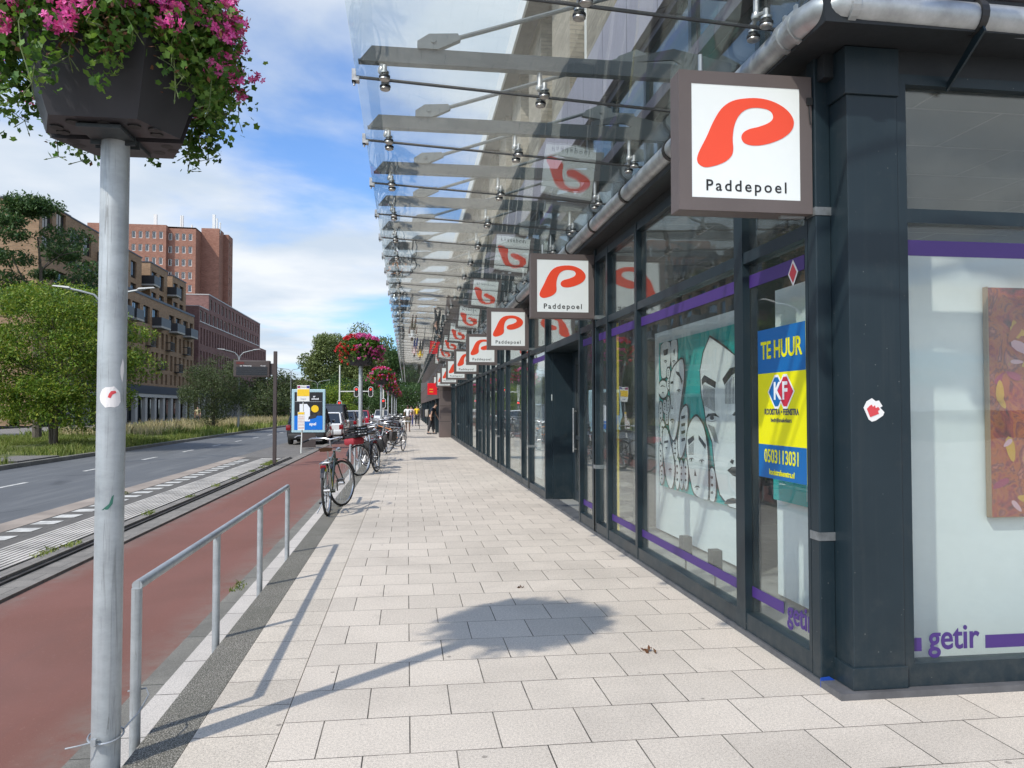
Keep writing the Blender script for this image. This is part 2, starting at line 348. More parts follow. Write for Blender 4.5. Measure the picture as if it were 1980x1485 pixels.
s=N('verge_soil'); p=s.pos(); c=s.ramp(s.noise(p,1.3,6,.7),(.3,(.05,.07,.02)),(.5,(.10,.12,.035)),(.72,(.2,.18,.08))); s.bsdf(c,.95,0,s.bump(s.noise(p,12,4,.7),.8,.08)); m_soil=s.m
s=N('ground_mat'); p=s.pos(); c=s.ramp(s.noise(p,.08,6,.7),(.3,(.06,.07,.04)),(.7,(.13,.13,.09))); s.bsdf(c,.95); m_ground=s.m

XE=-.96
g=MB().quad((-2500,-400,-.40),(2500,-400,-.40),(2500,4000,-.40),(-2500,4000,-.40)); struct('ground',g,m_ground)
struct('sidewalk',MB().box(-.575,45,-25,170,-.38,0),m_pave)
struct('sidewalk_border',MB().box(XE,-.579,-25,170,-.38,.0012),m_border)
struct('gravel_strip',MB().box(XE-.215,XE-.003,-25,170,-.38,.001),m_agg)
struct('kerb_step',MB().box(-1.455,-1.177,-25,170,-.38,-.18),m_white)
struct('path_kerb',MB().box(-1.60,-1.458,-25,170,-.38,-.188),m_grey)
struct('bicycle_path',MB().box(-3.50,-1.604,-25,170,-.38,-.20),m_red)
struct('path_edge',MB().box(-3.78,-3.504,-25,170,-.38,-.172),m_concplat)
struct('drain_joint',MB().box(-3.835,-3.784,-25,26.5,-.38,-.150),m_black)
struct('platform_kerb',MB().box(-3.98,-3.838,-25,26.5,-.38,-.12),m_concplat)
struct('platform',MB().box(-5.62,-3.984,-25,26.5,-.38,-.125),m_darkpl)
# tactile ribs
rib=MB()
for i in range(9): rib.box(-4.60+i*.069,-4.60+i*.069+.044,-25,25.6,-.12,-.108)
struct('tactile_paving',rib,M('tactile_white',(.50,.47,.42),.8,var=.35,vs=1.6))
bl=MB(); y=1.0
while y<25.4: bl.box(-5.19,-4.88,y,y+.33,-.12,-.1185); y+=.66
struct('edge_blocks_marking',bl,m_wpaint)
struct('platform_edge',MB().box(-5.64,-5.24,-25,26.5,-.38,-.121),M('beige_concrete',(.30,.25,.205),.85,var=.3,vs=1.2))
struct('parking_bay',MB().box(-5.9,-3.784,26.504,170,-.38,-.205),m_greypave)
struct('road',MB().box(-11.2,-5.644,-25,26.5,-.38,-.235).box(-11.2,-5.904,26.504,170,-.38,-.235),m_asph)
dm=MB(); y=-1.9
for yy in (17.9,22.6,27.3,32.0,36.7,41.4,46.1,50.8,55.5,60.2,65,70): dm.box(-8.83,-8.72,yy,yy+1.45,-.238,-.2305)
struct('lane_dashes',dm,m_wpaint)
struct('road_kerb',MB().box(-11.38,-11.204,-25,170,-.38,-.11),m_grey)
vg=MB()
nx,ny=10,90
vv=[];ff=[]
for j in range(ny+1):
    for i in range(nx+1):
        x=-11.384-i*1.0; y=-20+j*2.1; vv.append((x,y,-.13+ (.12*math.sin(i*.5)+.05*math.sin(y*.7+i)) *min(1,i*.5)))
for j in range(ny):
    for i in range(nx): a=j*(nx+1)+i; ff.append((a,a+1,a+nx+2,a+nx+1))
struct('verge',MB().add(vv,ff),m_soil,True)
struct('service_road',MB().box(-30.9,-21.4,-25,190,-.38,-.12),slabmat('service_paving',(.25,.23,.21),.2,.1,dirt=.4))
struct('verge_path',MB().box(-12.9,-11.384,24.5,27.3,-.2,-.065),m_greypave)

# ================= SHOPPING BUILDING =================
s=N('anthracite_steel'); p=s.pos(); f=s.ramp(s.noise(p,1.6,5,.6),(.3,0.),(.7,1.)); c=s.mix(f,(.011,.021,.028),(.017,.029,.037))
c=s.mix(s.ramp(s.noise(s.scale(p,(26,26,.9)),1,5,.7),(.52,0.),(.8,.30)),c,(.045,.05,.052)); c=s.mix(s.ramp(s.noise(p,5,7,.75),(.56,0.),(.74,.22)),c,(.07,.068,.062))
q=s.add('ShaderNodeSeparateXYZ'); s.l.new(p,q.inputs[0]); lowf=s.math('SUBTRACT',1,s.math('MULTIPLY',q.outputs[2],2.2),clamp=True)
c=s.mix(s.math('MULTIPLY',lowf,s.ramp(s.noise(p,9,6,.75),(.42,0.),(.66,.28))),c,(.10,.095,.085)); vo=s.add('ShaderNodeTexVoronoi'); vo.inputs['Scale'].default_value=14; s.l.new(p,vo.inputs['Vector']); c=s.mix(s.ramp(vo.outputs['Distance'],(.03,.7),(.055,0.)),c,(.16,.16,.15))
s.bsdf(c,s.math('ADD',s.math('MULTIPLY',f,.12),.34),0,s.bump(s.noise(p,18,4,.6),.06,.003),.30); m_steel=s.m
m_steel2=M('grey_blue_steel',(.032,.040,.045),.5,.0,var=.18,vs=3,bump=.05)
m_galv=M('galvanised',(.40,.42,.43),.42,.55,var=.28,vs=7,bump=.1,bs=40)
m_taupe=M('taupe_frame',(.125,.098,.092),.55,0,var=.1,vs=2,bump=.05)
m_clamp=M('clamp_zinc',(.22,.23,.235),.5,.5,var=.3,vs=20)
m_stain=M('steel_fitting',(.42,.41,.39),.42,.85,var=.3,vs=30,bump=0)
m_rub=M('dark_rubber',(.02,.02,.02),.6,var=.3)
m_glass=glass('shop_glass',(.955,.975,.97),.055,0,.05)
m_glassc=glass('canopy_glass',(.955,.985,.985),.045,0,.045)
m_glassd=glass('clerestory_glass',(.42,.52,.52),.10,0,.06)
m_stone=M('plinth_stone',(.10,.10,.105),.6,var=.3,vs=5,bump=.2)
m_white_p=flat('white_panel',(.80,.85,.83),.6)
BY0,BY1=3.76,39.4
B=thing('shopping_centre','long dark steel and glass shop front along the pavement under a beige brick storey','building',(2.3,3.76,0))
def P(name,mb,mat,smooth=False,label=None,parent=None): return mb.build(name,mat,parent or B,smooth,label=label)
FX=2.25  # glass plane
# plinth
P('plinth',MB().box(2.21,2.42,3.72,BY1,-.05,.035).box(2.42,9,3.72,3.9,-.05,.035),m_stone)
# corner column (box corner 2.31,3.76) with cap and foot
cc=MB().bbox(2.31,2.60,3.765,4.02,.035,3.17,.004).bbox(2.295,2.605,3.75,4.04,.036,.15,.003).bbox(2.295,2.605,3.75,4.04,3.17,3.425,.003)
P('corner_column',cc,m_steel)
P('column_filler',MB().box(2.312,2.36,4.041,4.12,.036,3.3),m_steel)
P('sticker',MB().prism([(-.058,.012),(-.03,-.05),(-.012,-.062),(.01,-.056),(.052,-.03),(.060,-.012),(.036,.012),(.05,.02),(.03,.05),(.012,.046),(-.01,.062),(-.04,.045)],lambda u,v,h:(2.44+u,3.7645-h,1.49+v),0,.0015),flat('sticker_white',(.75,.72,.7),.5))
P('sticker',MB().prism([(-.040,.008),(-.022,-.036),(.028,-.018),(.022,-.004),(.034,.006),(.024,.018),(.010,.012),(.006,.026),(-.006,.018),(-.012,.030),(-.024,.024)],lambda u,v,h:(2.44+u,3.7625-h,1.488+v),0,.0015),flat('sticker_red',(.6,.05,.06),.5))
# front (side street) window
P('front_frame',MB().box(2.602,2.655,3.77,3.86,.036,3.3).box(2.655,7,3.77,3.86,.036,.155).box(2.655,7,3.77,3.86,2.495,2.57).box(2.655,7,3.77,3.86,3.245,3.3)
  .box(4.9,4.98,3.775,3.85,.155,2.495).box(4.9,4.98,3.775,3.85,2.57,3.245),m_steel)
P('window_pane',MB().box(2.655,4.9,3.812,3.820,.155,2.495),m_glass)
P('window_pane',MB().box(2.655,4.9,3.812,3.820,2.57,3.245),m_glass)
P('window_pane',MB().box(4.98,7,3.812,3.820,.155,2.495).box(4.98,7,3.812,3.820,2.57,3.245),m_glass)
# fascia + soffit recess
P('soffit',MB().box(2.06,9,3.53,4.2,3.43,3.60).box(2.06,2.62,4.2,BY1,3.40,3.60),M('soffit_dark',(.012,.015,.018),.6))
P('head_beam',MB().box(2.606,9,3.78,3.9,3.301,3.43).box(2.24,2.36,4.2,BY1,3.32,3.40).box(2.24,2.33,3.86,4.2,3.30,3.43),M('soffit_dark',(.012,.015,.018),.6))
m_film=flat('window_film',(.68,.715,.70),.5)
purple=flat('purple_vinyl',(.055,.022,.155),.5)
# street facade mullions / transoms
def mull(y0,y1,x0=2.22,x1=2.33,z0=.036,z1=3.32): return P('mullion',MB().box(x0,x1,y0,y1,z0,z1),m_steel)
def trans(y0,y1,z0,z1,n='transom'): return P(n,MB().box(2.225,2.325,y0,y1,z0,z1),m_steel)
def pane(y0,y1,z0,z1,mat=None): return P('window_pane',MB().box(FX+.02,FX+.028,y0,y1,z0,z1),mat or m_glass)
TZ=2.46
for b in range(7):
    o=5*b
    mull(4.03+o,(4.06 if b==0 else 4.12)+o,x0=2.225)
    if b==1:
        ys=[4.12+o,4.8+o,7.3+o,8.92+o]
    elif b%2==0: ys=[(4.06 if b==0 else 4.12)+o,4.90+o,7.30+o,8.40+o,8.95+o]
    else: ys=[4.12+o,5.3+o,6.6+o,7.8+o,8.95+o]
    for i,(a,c) in enumerate(zip(ys[:-1],ys[1:])):
        if i: mull(a-.035,a+.035 if b!=0 or i!=1 else a+.10)
        l=a+.035 if i else a; r=c-.035 if i<len(ys)-2 else c
        if b==0 and i==1: l=a+.10
        if b==1 and i==1:      # recessed door bay
            trans(l,r,2.40,2.50); pane(l,r,2.50,3.24); trans(l,r,3.24,3.319); continue
        trans(l,r,.036,.15,'sill'); trans(l,r,TZ,TZ+.075); trans(l,r,3.24,3.319); pane(l,r,.15,TZ); pane(l,r,TZ+.075,3.24)
    mull(8.95+o,9.07+o)
# door recess in second bay (Y 9.8..12.3)
P('door_recess',MB().box(2.33,2.72,9.835,9.88,.036,2.4).box(2.33,2.72,12.22,12.265,.036,2.4).box(2.33,2.72,9.88,12.22,2.40,2.44).box(2.24,2.72,9.88,12.22,-.05,.02)
  .box(2.66,2.72,9.88,10.0,.02,2.4).box(2.66,2.72,12.1,12.22,.02,2.4).box(2.66,2.72,10.0,12.1,2.3,2.4),m_steel)
for (a,c) in ((10.0,11.02),(11.08,12.1)):
    d=P('door',MB().box(2.665,2.71,a,a+.07,.03,2.3).box(2.665,2.71,c-.07,c,.03,2.3).box(2.665,2.71,a+.07,c-.07,.03,.2).box(2.665,2.71,a+.07,c-.07,2.2,2.3).box(2.665,2.71,a+.07,c-.07,1.0,1.06),m_steel2)
    P('door_glass',MB().box(2.684,2.69,a+.07,c-.07,.2,1.0).box(2.684,2.69,a+.07,c-.07,1.06,2.2),m_glass,parent=d)
    P('door_handle',MB().tube((2.62,c-.12,.8),(2.62,c-.12,1.5),.015,8).tube((2.62,c-.12,.85),(2.67,c-.12,.85),.01,6).tube((2.62,c-.12,1.45),(2.67,c-.12,1.45),.01,6),m_stain,True,parent=d)
P('door_plate',MB().box(2.325,2.3285,9.84,9.86,1.6,1.7).prism([(12.24,1.62),(12.26,1.62),(12.26,1.72),(12.24,1.72)],lambda u,v,h:(2.32+h,u,v),0,.006),m_white_p)
# downpipe posts with straps
for b in range(8):
    o=5*b; dp=P('downpipe',MB().bbox(2.22,2.31,3.93+o,4.02+o,.03,3.5,.006),m_steel)
    for z in (.78,2.56): P('pipe_bracket',MB().box(2.216,2.314,3.926+o,4.024+o,z,z+.045).box(2.314,2.36,3.935+o,3.96+o,z,z+.045).tube((2.335,3.935+o,z+.022),(2.335,3.92+o,z+.022),.011,6),m_clamp,parent=dp)
    if b==0: P('pipe_shoe',MB().box(2.212,2.318,3.922,4.028,.002,.032).prism([(2.209,.0),(2.25,-.0),(2.30,.03),(2.26,.055),(2.209,.05)],lambda u,v,h:(u,3.921-h,.0+v),0,.004),flat('blue_shoe',(.01,.06,.35),.5),parent=dp)
# gutter pipe with collars
gz=3.525; gx=2.06
gp=P('gutter_pipe',MB().path([(gx,BY1,gz),(gx,20,gz),(gx,3.72,gz),(gx+.03,3.62,gz),(gx+.10,3.57,gz),(gx+.2,3.56,gz-.005),(9,3.56,gz-.10)],.078,20),m_galv,True)
for y in (3.78,3.90,4.5,5.75,7.0,8.25,9.5,10.8,12,14,16,18,20,23,26,29,32,35): P('gutter_collar',MB().lathe([(.079,-.02),(.089,-.02),(.089,.02),(.079,.02)],(gx,y,gz),20,axis='y').box(gx-.03,gx-.015,y-.012,y+.012,gz+.08,gz+.115).box(gx+.085,gx+.12,y-.012,y+.012,gz-.02,gz+.02),m_galv if y<4 else m_rub,parent=gp)
for x in (2.2,2.9,4.2): P('gutter_collar',MB().lathe([(.079,-.02),(.089,-.02),(.089,.02),(.079,.02)],(x,3.56,gz-.014*(x-2.2)),20,axis='x'),m_galv if x<2.5 else m_rub,parent=gp)
P('gutter_strut',MB().prism([(3.49,3.42),(3.78,3.22),(3.78,3.26),(3.51,3.47)],lambda u,v,h:(2.9+h,u,v),0,.012),m_steel,parent=gp)
# clerestory between gutter and lilac band
cl=MB().box(2.36,2.5,3.62,BY1,3.62,3.72).box(2.30,2.5,3.62,BY1,4.34,4.46).box(2.34,2.6,3.62,BY1,5.08,5.17)
P('clerestory_rail',cl,M('plum_steel',(.055,.045,.055),.5))
y=3.62; k=0
while y<BY1-1.3:
    P('clerestory_mullion',MB().box(2.36,2.46,y,y+.07,3.72,4.34).box(2.36,2.46,y,y+.07,4.46,5.08),m_steel)
    P('clerestory_pane',MB().box(2.40,2.408,y+.07,y+1.25,3.72,4.34).box(2.40,2.408,y+.07,y+1.25,4.46,5.08),m_glassd); y+=1.25
# lilac cladding band
s=N('lilac_cladding'); p=s.pos(); b=s.add('ShaderNodeTexBrick'); b.offset=0; q=s.add('ShaderNodeSeparateXYZ'); s.l.new(p,q.inputs[0]); v=s.add('ShaderNodeCombineXYZ'); s.l.new(s.math('ADD',q.outputs[1],q.outputs[0]),v.inputs[0]); s.l.new(q.outputs[2],v.inputs[1]); s.l.new(v.outputs[0],b.inputs['Vector']); b.inputs['Scale'].default_value=1; b.inputs['Brick Width'].default_value=1.0; b.inputs['Row Height'].default_value=50; b.inputs['Mortar Size'].default_value=.008
b.inputs['Color1'].default_value=(.30,.275,.305,1); b.inputs['Color2'].default_value=(.28,.258,.285,1); b.inputs['Mortar'].default_value=(.03,.03,.035,1)
s.bsdf(s.mix(s.ramp(s.noise(s.scale(v.outputs[0],(3,.5,1)),1.5,5,.6),(.4,0.),(.7,.3)),b.outputs['Color'],(.18,.17,.18)),.5); m_lilac=s.m
P('cladding_band',MB().box(2.27,2.62,3.5,BY1,5.17,5.98).box(2.62,9,3.5,3.8,3.62,5.98),m_lilac)
# upper storey brick with piers, white window panels, eave
m_beige=brick('beige_brick',(.25,.215,.165),(.35,.305,.24),(.21,.19,.155),stain=.35)
P('upper_wall',MB().box(2.75,3.1,3.5,BY1+30,5.98,8.5).box(3.1,9,3.5,3.8,5.98,8.5),m_beige)
y=3.5
while y<BY1+28:
    P('brick_pier',MB().box(2.30,2.748,y,y+1.35,5.984,8.43),m_beige)
    P('upper_window',MB().box(2.60,2.745,y+1.36,y+2.0,5.984,8.3).box(2.45,2.745,y+2.0,y+2.12,5.984,8.3).box(2.68,2.745,y+2.12,y+2.38,5.984,8.3),flat('cream_panel',(.62,.60,.55),.6))
    y+=2.4
P('eave',MB().box(1.98,3.2,3.4,BY1+30,8.44,8.62),M('eave_soffit',(.16,.145,.13),.8,var=.25))
P('eave_trim',MB().box(1.94,1.978,3.4,BY1+30,8.24,8.66),flat('trim_white',(.72,.72,.70),.5))
P('upper_roof',MB().box(1.98,9,3.4,BY1+30,8.625,8.7),m_steel)
# interiors
m_int=flat('interior_white',(.55,.55,.52),.8); m_intd=flat('interior_grey',(.10,.10,.095),.8)
P('interior_floor',MB().box(2.44,9,3.9,BY1,-.05,.03),M('interior_floor',(.30,.29,.27),.5))
P('interior_back',MB().box(6.2,6.3,3.9,BY1,.03,3.3).box(2.8,6.2,9.25,9.33,.03,3.3).box(2.8,6.2,19.1,19.2,.03,3.3).box(2.8,6.2,29.1,29.2,.03,3.3).box(2.8,6.2,39.3,39.39,.03,3.3),m_intd)
P('interior_ceiling',MB().box(2.34,6.2,3.9,BY1,3.30,3.315),slabmat('ceiling_tiles',(.11,.098,.075),1.2,.6,.008,dirt=.2,mortar=(.26,.24,.2)))
P('display_wall',MB().box(2.98,3.02,6.42,9.0,.06,2.40),m_white_p)
P('display_wall',MB().box(2.86,2.9,4.641,5.68,.06,2.42),m_white_p)
P('display_wall',MB().box(2.70,6.0,4.17,4.2,.04,2.47),m_film)
for b in range(2,7):
    o=5*b
    if b%2==0: P('display_wall',MB().box(2.7,2.74,5.3+o,7.2+o,.06,2.3),m_film)
    P('interior_panel',MB().box(3.6,3.7,4.5+o,6.0+o,.03,2.1),flat('shop_fitting_%d'%b,[(.4,.35,.3),(.3,.1,.1),(.2,.25,.3),(.5,.5,.45),(.12,.2,.3)][b-2],.6))
# window stripes + lettering
for (a,c,z0,z1) in ((4.14,4.86,2.30,2.385),(5.0,7.26,2.30,2.385),(7.34,8.36,2.30,2.385),(4.43,4.86,.255,.325),(5.0,7.26,.255,.325),(7.34,8.36,.255,.325),(8.44,8.94,2.30,2.385),(9.2,9.76,2.30,2.385),(12.35,13.8,2.30,2.385),(9.2,9.76,.255,.325)): P('window_stripe',MB().box(2.2655,2.267,a,c,z0,z1),purple)
for (a,c,z0,z1) in ((2.655,4.9,2.325,2.41),(2.655,2.725,.205,.275),(3.10,4.9,.205,.275)): P('window_stripe',MB().box(a,c,3.809,3.8105,z0,z1),purple)
B['_o']=(2.3,3.76,0)
def rel(x,y,z): return (x-2.3,y-3.76,z)
text('window_lettering','getir',.185,purple,B,rel(2.913,3.808,.268),(math.pi/2,0,0),.003,1.0,sx=.86)
text('window_lettering','getir',.185,purple,B,rel(2.264,4.235,.285),(math.pi/2,0,-math.pi/2),.003,1.0,sx=.86)
P('yellow_strip',MB().box(2.30,2.315,8.24,8.275,.16,2.44),flat('yellow_plastic',(.75,.55,.02),.5))
P('window_sticker',MB().prism([(-.06,0),(0,-.08),(.06,0),(0,.08)],lambda u,v,h:(2.2655-h,4.27+u,2.30+v),0,.0012),flat('sticker_white',(.75,.72,.7)))
P('window_sticker',MB().prism([(-.043,0),(0,-.058),(.043,0),(0,.058)],lambda u,v,h:(2.2640-h,4.27+u,2.30+v),0,.0012),flat('sticker_red',(.6,.05,.06)))
for y in (5.2,5.85,6.5): 
    P('display_lamp',MB().tube((2.42,y,.04),(2.42,y,.2),.008,6).box(2.38,2.46,y-.05,y+.05,.2,.38).lathe([(.05,.03),(.05,.045)],(2.42,y,0),12),m_steel2)

def cr(pts,n=4):
    out=[];m=len(pts)
    for i in range(m):
        p0,p1,p2,p3=[Vector(pts[(i+k)%m]) for k in (-1,0,1,2)]
        for j in range(n):
            t=j/n; out.append(tuple(.5*((2*p1)+(-p0+p2)*t+(2*p0-5*p1+4*p2-p3)*t*t+(-p0+3*p1-3*p2+p3)*t**3)))
    return out
# red/teal street-art canvas, simplified faces
def faceart():
    t=thing('canvas_painting','large teal canvas of long white outlined faces behind the shop glass','painting',(2.94,7.5,1.42))
    white=flat('art_white',(.80,.83,.81),.6); black=flat('art_black',(.015,.015,.015),.6); teal=flat('art_teal',(.0,.42,.38),.6); gr=flat('art_grey',(.30,.31,.31),.6)
    Y0,Y1,Z0,Z1=6.46,8.70,.60,2.26
    MB().box(2.93,2.965,Y0,Y1,Z0,Z1).build('canvas',teal,t)
    # u: left(0)->right(1) in view = Y1->Y0
    def q(u,v,h): return (2.929-h,Y1+(Y0-Y1)*u,Z0+(Z1-Z0)*v)
    blk=MB(); wh=MB(); gy=MB()
    def T(x,y):
        yt=550-95*(x-383)/417; yb=1265+120*(x-383)/417
        return (min(.998,max(.002,(x-383)/417)),min(.998,max(.002,1-(y-yt)/(yb-yt))))
    from mathutils.geometry import normal as _n
    def ring(pts,h,w=.011,sm=True,fill=True,lw=None):
        P0=[T(*p) for p in (cr(pts,3) if sm else pts)]; P0=[(min(.998,max(.002,a)),min(.998,max(.002,b))) for a,b in P0]
        cx=sum(p[0] for p in P0)/len(P0); cy=sum(p[1] for p in P0)/len(P0)
        n=len(P0); A=sum(P0[k][0]*P0[(k+1)%n][1]-P0[(k+1)%n][0]*P0[k][1] for k in range(n)); sgn=1 if A>0 else -1
        out=[]
        for k in range(n):
            a=Vector(P0[k-1]); b=Vector(P0[(k+1)%n]); d=(b-a); d=d.normalized() if d.length>1e-6 else Vector((1,0)); nn=Vector((d.y*sgn,-d.x*sgn*1.3)); p=Vector(P0[k])+nn*w; out.append((min(.999,max(.001,p.x)),min(.999,max(.001,p.y))))
        blk.prism(out,q,h,h+.0008)
        if fill: wh.prism(P0,q,h+.001,h+.0018)
    def mark(pts,h,sm=False): blk.prism([T(*p) for p in (cr(pts,3) if sm else pts)],q,h,h+.0008)
    def ell(cx,cy,rx,ry,n=12): return [(cx+rx*math.cos(2*math.pi*k/n),cy+ry*math.sin(2*math.pi*k/n)) for k in range(n)]
    def eye(cx,cy,w,h,flip=1):
        mark([(cx-w,cy+.3*w),(cx-w*.5,cy-.5*w),(cx+w*.4,cy-.6*w),(cx+w,cy+.1*w),(cx+w*.4,cy-.15*w),(cx-w*.4,cy-.1*w)],h); mark(ell(cx,cy+.12*w,w*.3,w*.34,8),h)
        mark([(cx-w*.8,cy+.5*w),(cx,cy+.75*w),(cx+w*.8,cy+.45*w),(cx,cy+.66*w)],h)
    def lips(cx,cy,w,h): mark([(cx-w,cy+.2*w),(cx-.3*w,cy-.6*w),(cx,cy-.4*w),(cx+.3*w,cy-.6*w),(cx+w,cy+.2*w),(cx,cy+.05*w)],h); mark([(cx-.5*w,cy+.45*w),(cx+.5*w,cy+.45*w),(cx,cy+.9*w)],h)
    h=.001
    for pts in ([(400,560),(455,545),(457,640),(440,700),(425,722),(400,712)],[(463,540),(497,530),(498,640),(484,690),(466,670)]):
        ring(pts,h); lips((pts[0][0]+pts[1][0])/2,640,11,h+.0022); mark([(pts[0][0]+14,585),(pts[1][0]-10,575),(pts[1][0]-14,605),(pts[0][0]+18,612)],h+.0022)
    ring(ell(412,782,29,44),h+.003); mark([(392,770),(410,760),(412,768)],h+.0055); mark([(415,762),(432,772),(416,770)],h+.0055); lips(412,800,9,h+.0055)
    for k,(cx,cy,rx,ry) in enumerate(((448,700,11,26),(450,755,12,28),(425,870,13,34),(398,905,12,60),(438,925,12,34),(448,860,9,40),(410,1000,17,60),(488,1085,16,58),(398,1120,12,60),(500,1210,13,80),(524,1215,12,74),(548,1215,13,78),(405,1215,14,45),(680,1270,17,90),(470,1000,10,30))):
        ring(ell(cx,cy,rx,ry,10),h+.006+.0004*k,.008)
        for m_ in range(3): mark(ell(cx,cy-ry*.45+m_*ry*.42,rx*.34,ry*.09,6),h+.009+.0004*k)
    ring([(512,1110),(508,1050),(520,960),(526,905),(545,872),(562,880),(560,1000),(545,1080),(525,1130)],h+.016); 
    for m_ in range(4): mark([(528,920+m_*38),(550,915+m_*38),(549,930+m_*38),(529,936+m_*38)],h+.0185)
    ring([(420,985),(445,990),(470,1080),(488,1180),(478,1260),(462,1285),(440,1240),(424,1150),(414,1060)],h+.017); eye(440,1080,10,h+.0195); lips(462,1190,12,h+.0195); mark([(425,1045),(450,1040),(452,1052),(426,1056)],h+.0195)
    ring([(540,632),(505,652),(478,688),(463,760),(470,850),(456,930),(464,1000),(484,1042),(503,1000),(518,910),(533,810),(546,725)],h+.02)
    mark([(500,690),(520,695),(540,740),(536,760),(522,720),(505,705)],h+.0225); mark([(468,745),(486,740),(486,752),(470,757)],h+.0225); eye(518,790,14,h+.0225); lips(478,940,15,h+.0225); mark([(475,860),(484,885),(474,882)],h+.0225)
    ring([(610,922),(585,948),(566,1000),(560,1075),(568,1160),(582,1250),(600,1310),(640,1345),(664,1350),(668,1220),(664,1080),(650,985),(630,940)],h+.024)
    mark([(566,1040),(598,1018),(602,1040),(572,1068)],h+.0265); mark([(624,1016),(660,1066),(656,1088),(624,1040)],h+.0265); eye(586,1140,16,h+.0265); eye(638,1148,16,h+.0265); lips(615,1280,15,h+.0265); mark([(604,1190),(612,1225),(600,1222)],h+.0265)
    for m_ in range(7): mark([(572+m_*4,1072-m_*3),(573.4+m_*4,1072-m_*3),(573.4+m_*4,1118),(572+m_*4,1118)],h+.0265)
    ring([(682,522),(740,572),(799,632),(799,1000),(799,1380),(760,1368),(722,1310),(703,1200),(690,1050),(664,960),(655,880),(640,800),(636,690),(652,600)],h+.028,sm=False)
    mark([(642,735),(656,712),(709,748),(706,780),(658,748),(644,765)],h+.0305); mark([(737,735),(768,682),(798,673),(798,702),(776,716),(746,766)],h+.0305)
    for m_ in range(12): mark([(650+m_*4.6,757+m_*2.2),(651.6+m_*4.6,757+m_*2.2),(651.6+m_*4.6,865+m_*3),(650+m_*4.6,865+m_*3)],h+.0305)
    for m_ in range(9): mark([(748+m_*5.6,762-m_*6),(749.8+m_*5.6,762-m_*6),(749.8+m_*5.6,860),(748+m_*5.6,860)],h+.0305)
    eye(690,925,34,h+.0305); mark([(775,915),(798,885),(798,905),(785,920)],h+.0305); mark([(754,1190),(772,1172),(798,1170),(798,1225),(775,1214)],h+.0305,False); mark([(740,1360),(752,1335),(775,1325),(798,1332),(798,1350),(770,1355)],h+.0305); mark([(765,1150),(772,1135),(782,1140),(778,1160)],h+.0305)
    gy.prism([T(*p) for p in ((668,960),(700,975),(720,1060),(700,1050),(684,1000))],q,h+.0301,h+.0308)
    blk.build('outlines',black,t); wh.build('faces',white,t); gy.build('shading_strokes',gr,t)
    t2=thing('canvas_painting','small teal canvas half hidden behind the yellow and blue rental poster','painting',(2.8,5.2,1.2))
    MB().box(2.80,2.83,4.95,5.62,.80,2.12).build('canvas',teal,t2); MB().box(2.796,2.799,5.05,5.12,.84,1.9).build('pale_streak',flat('art_mint',(.25,.5,.45)),t2)
faceart()
def leafart():
    t=thing('leaf_painting','tall canvas of pink and yellow leaves on dark red ground in the right corner window','painting',(3.9,4.12,1.5))
    s=N('leaf_canvas'); p=s.pos(); c=s.ramp(s.noise(p,6.5,6,.65,1.2),(.3,(.03,.012,.015)),(.42,(.26,.03,.03)),(.5,(.36,.09,.015)),(.56,(.14,.02,.03)),(.64,(.42,.13,.08)),(.75,(.30,.20,.03))); s.bsdf(c,.6)
    MB().box(3.41,4.35,4.115,4.15,.86,2.215).build('canvas',s.m,t)
    cs=[('pink',(.55,.32,.35)),('ochre',(.50,.27,.02)),('magenta',(.28,.02,.07)),('rust',(.33,.07,.02))]
    rr=random.Random(5)
    for k,(nm,c) in enumerate(cs):
        mb=MB()
        for i in range(22):
            cx=rr.uniform(3.46,4.30); cz=rr.uniform(.92,2.16); a=rr.uniform(0,6.28); L=rr.uniform(.035,.085); w=L*rr.uniform(.3,.5)
            pts=[(math.cos(t_)*L,math.sin(t_)*w*(1-.25*math.cos(t_))) for t_ in [j*math.pi/5 for j in range(10)]]
            pts=[(cx+x*math.cos(a)-y*math.sin(a),cz+x*math.sin(a)+y*math.cos(a)) for x,y in pts]
            pts=[(min(4.34,max(3.415,x)),min(2.20,max(.87,y))) for x,y in pts]
            h=.0005*(i%11)+.00012*k; mb.prism(pts,lambda u,v,hh:(u,4.1145-hh,v),h,h+.0001)
        mb.build('painted_leaves',flat('paint_'+nm,c),t)
    MB().box(3.406,4.354,4.117,4.155,.855,.86).box(3.404,3.41,4.117,4.155,.86,2.22).build('canvas_edge',flat('canvas_edge',(.3,.2,.12)),t)
leafart()
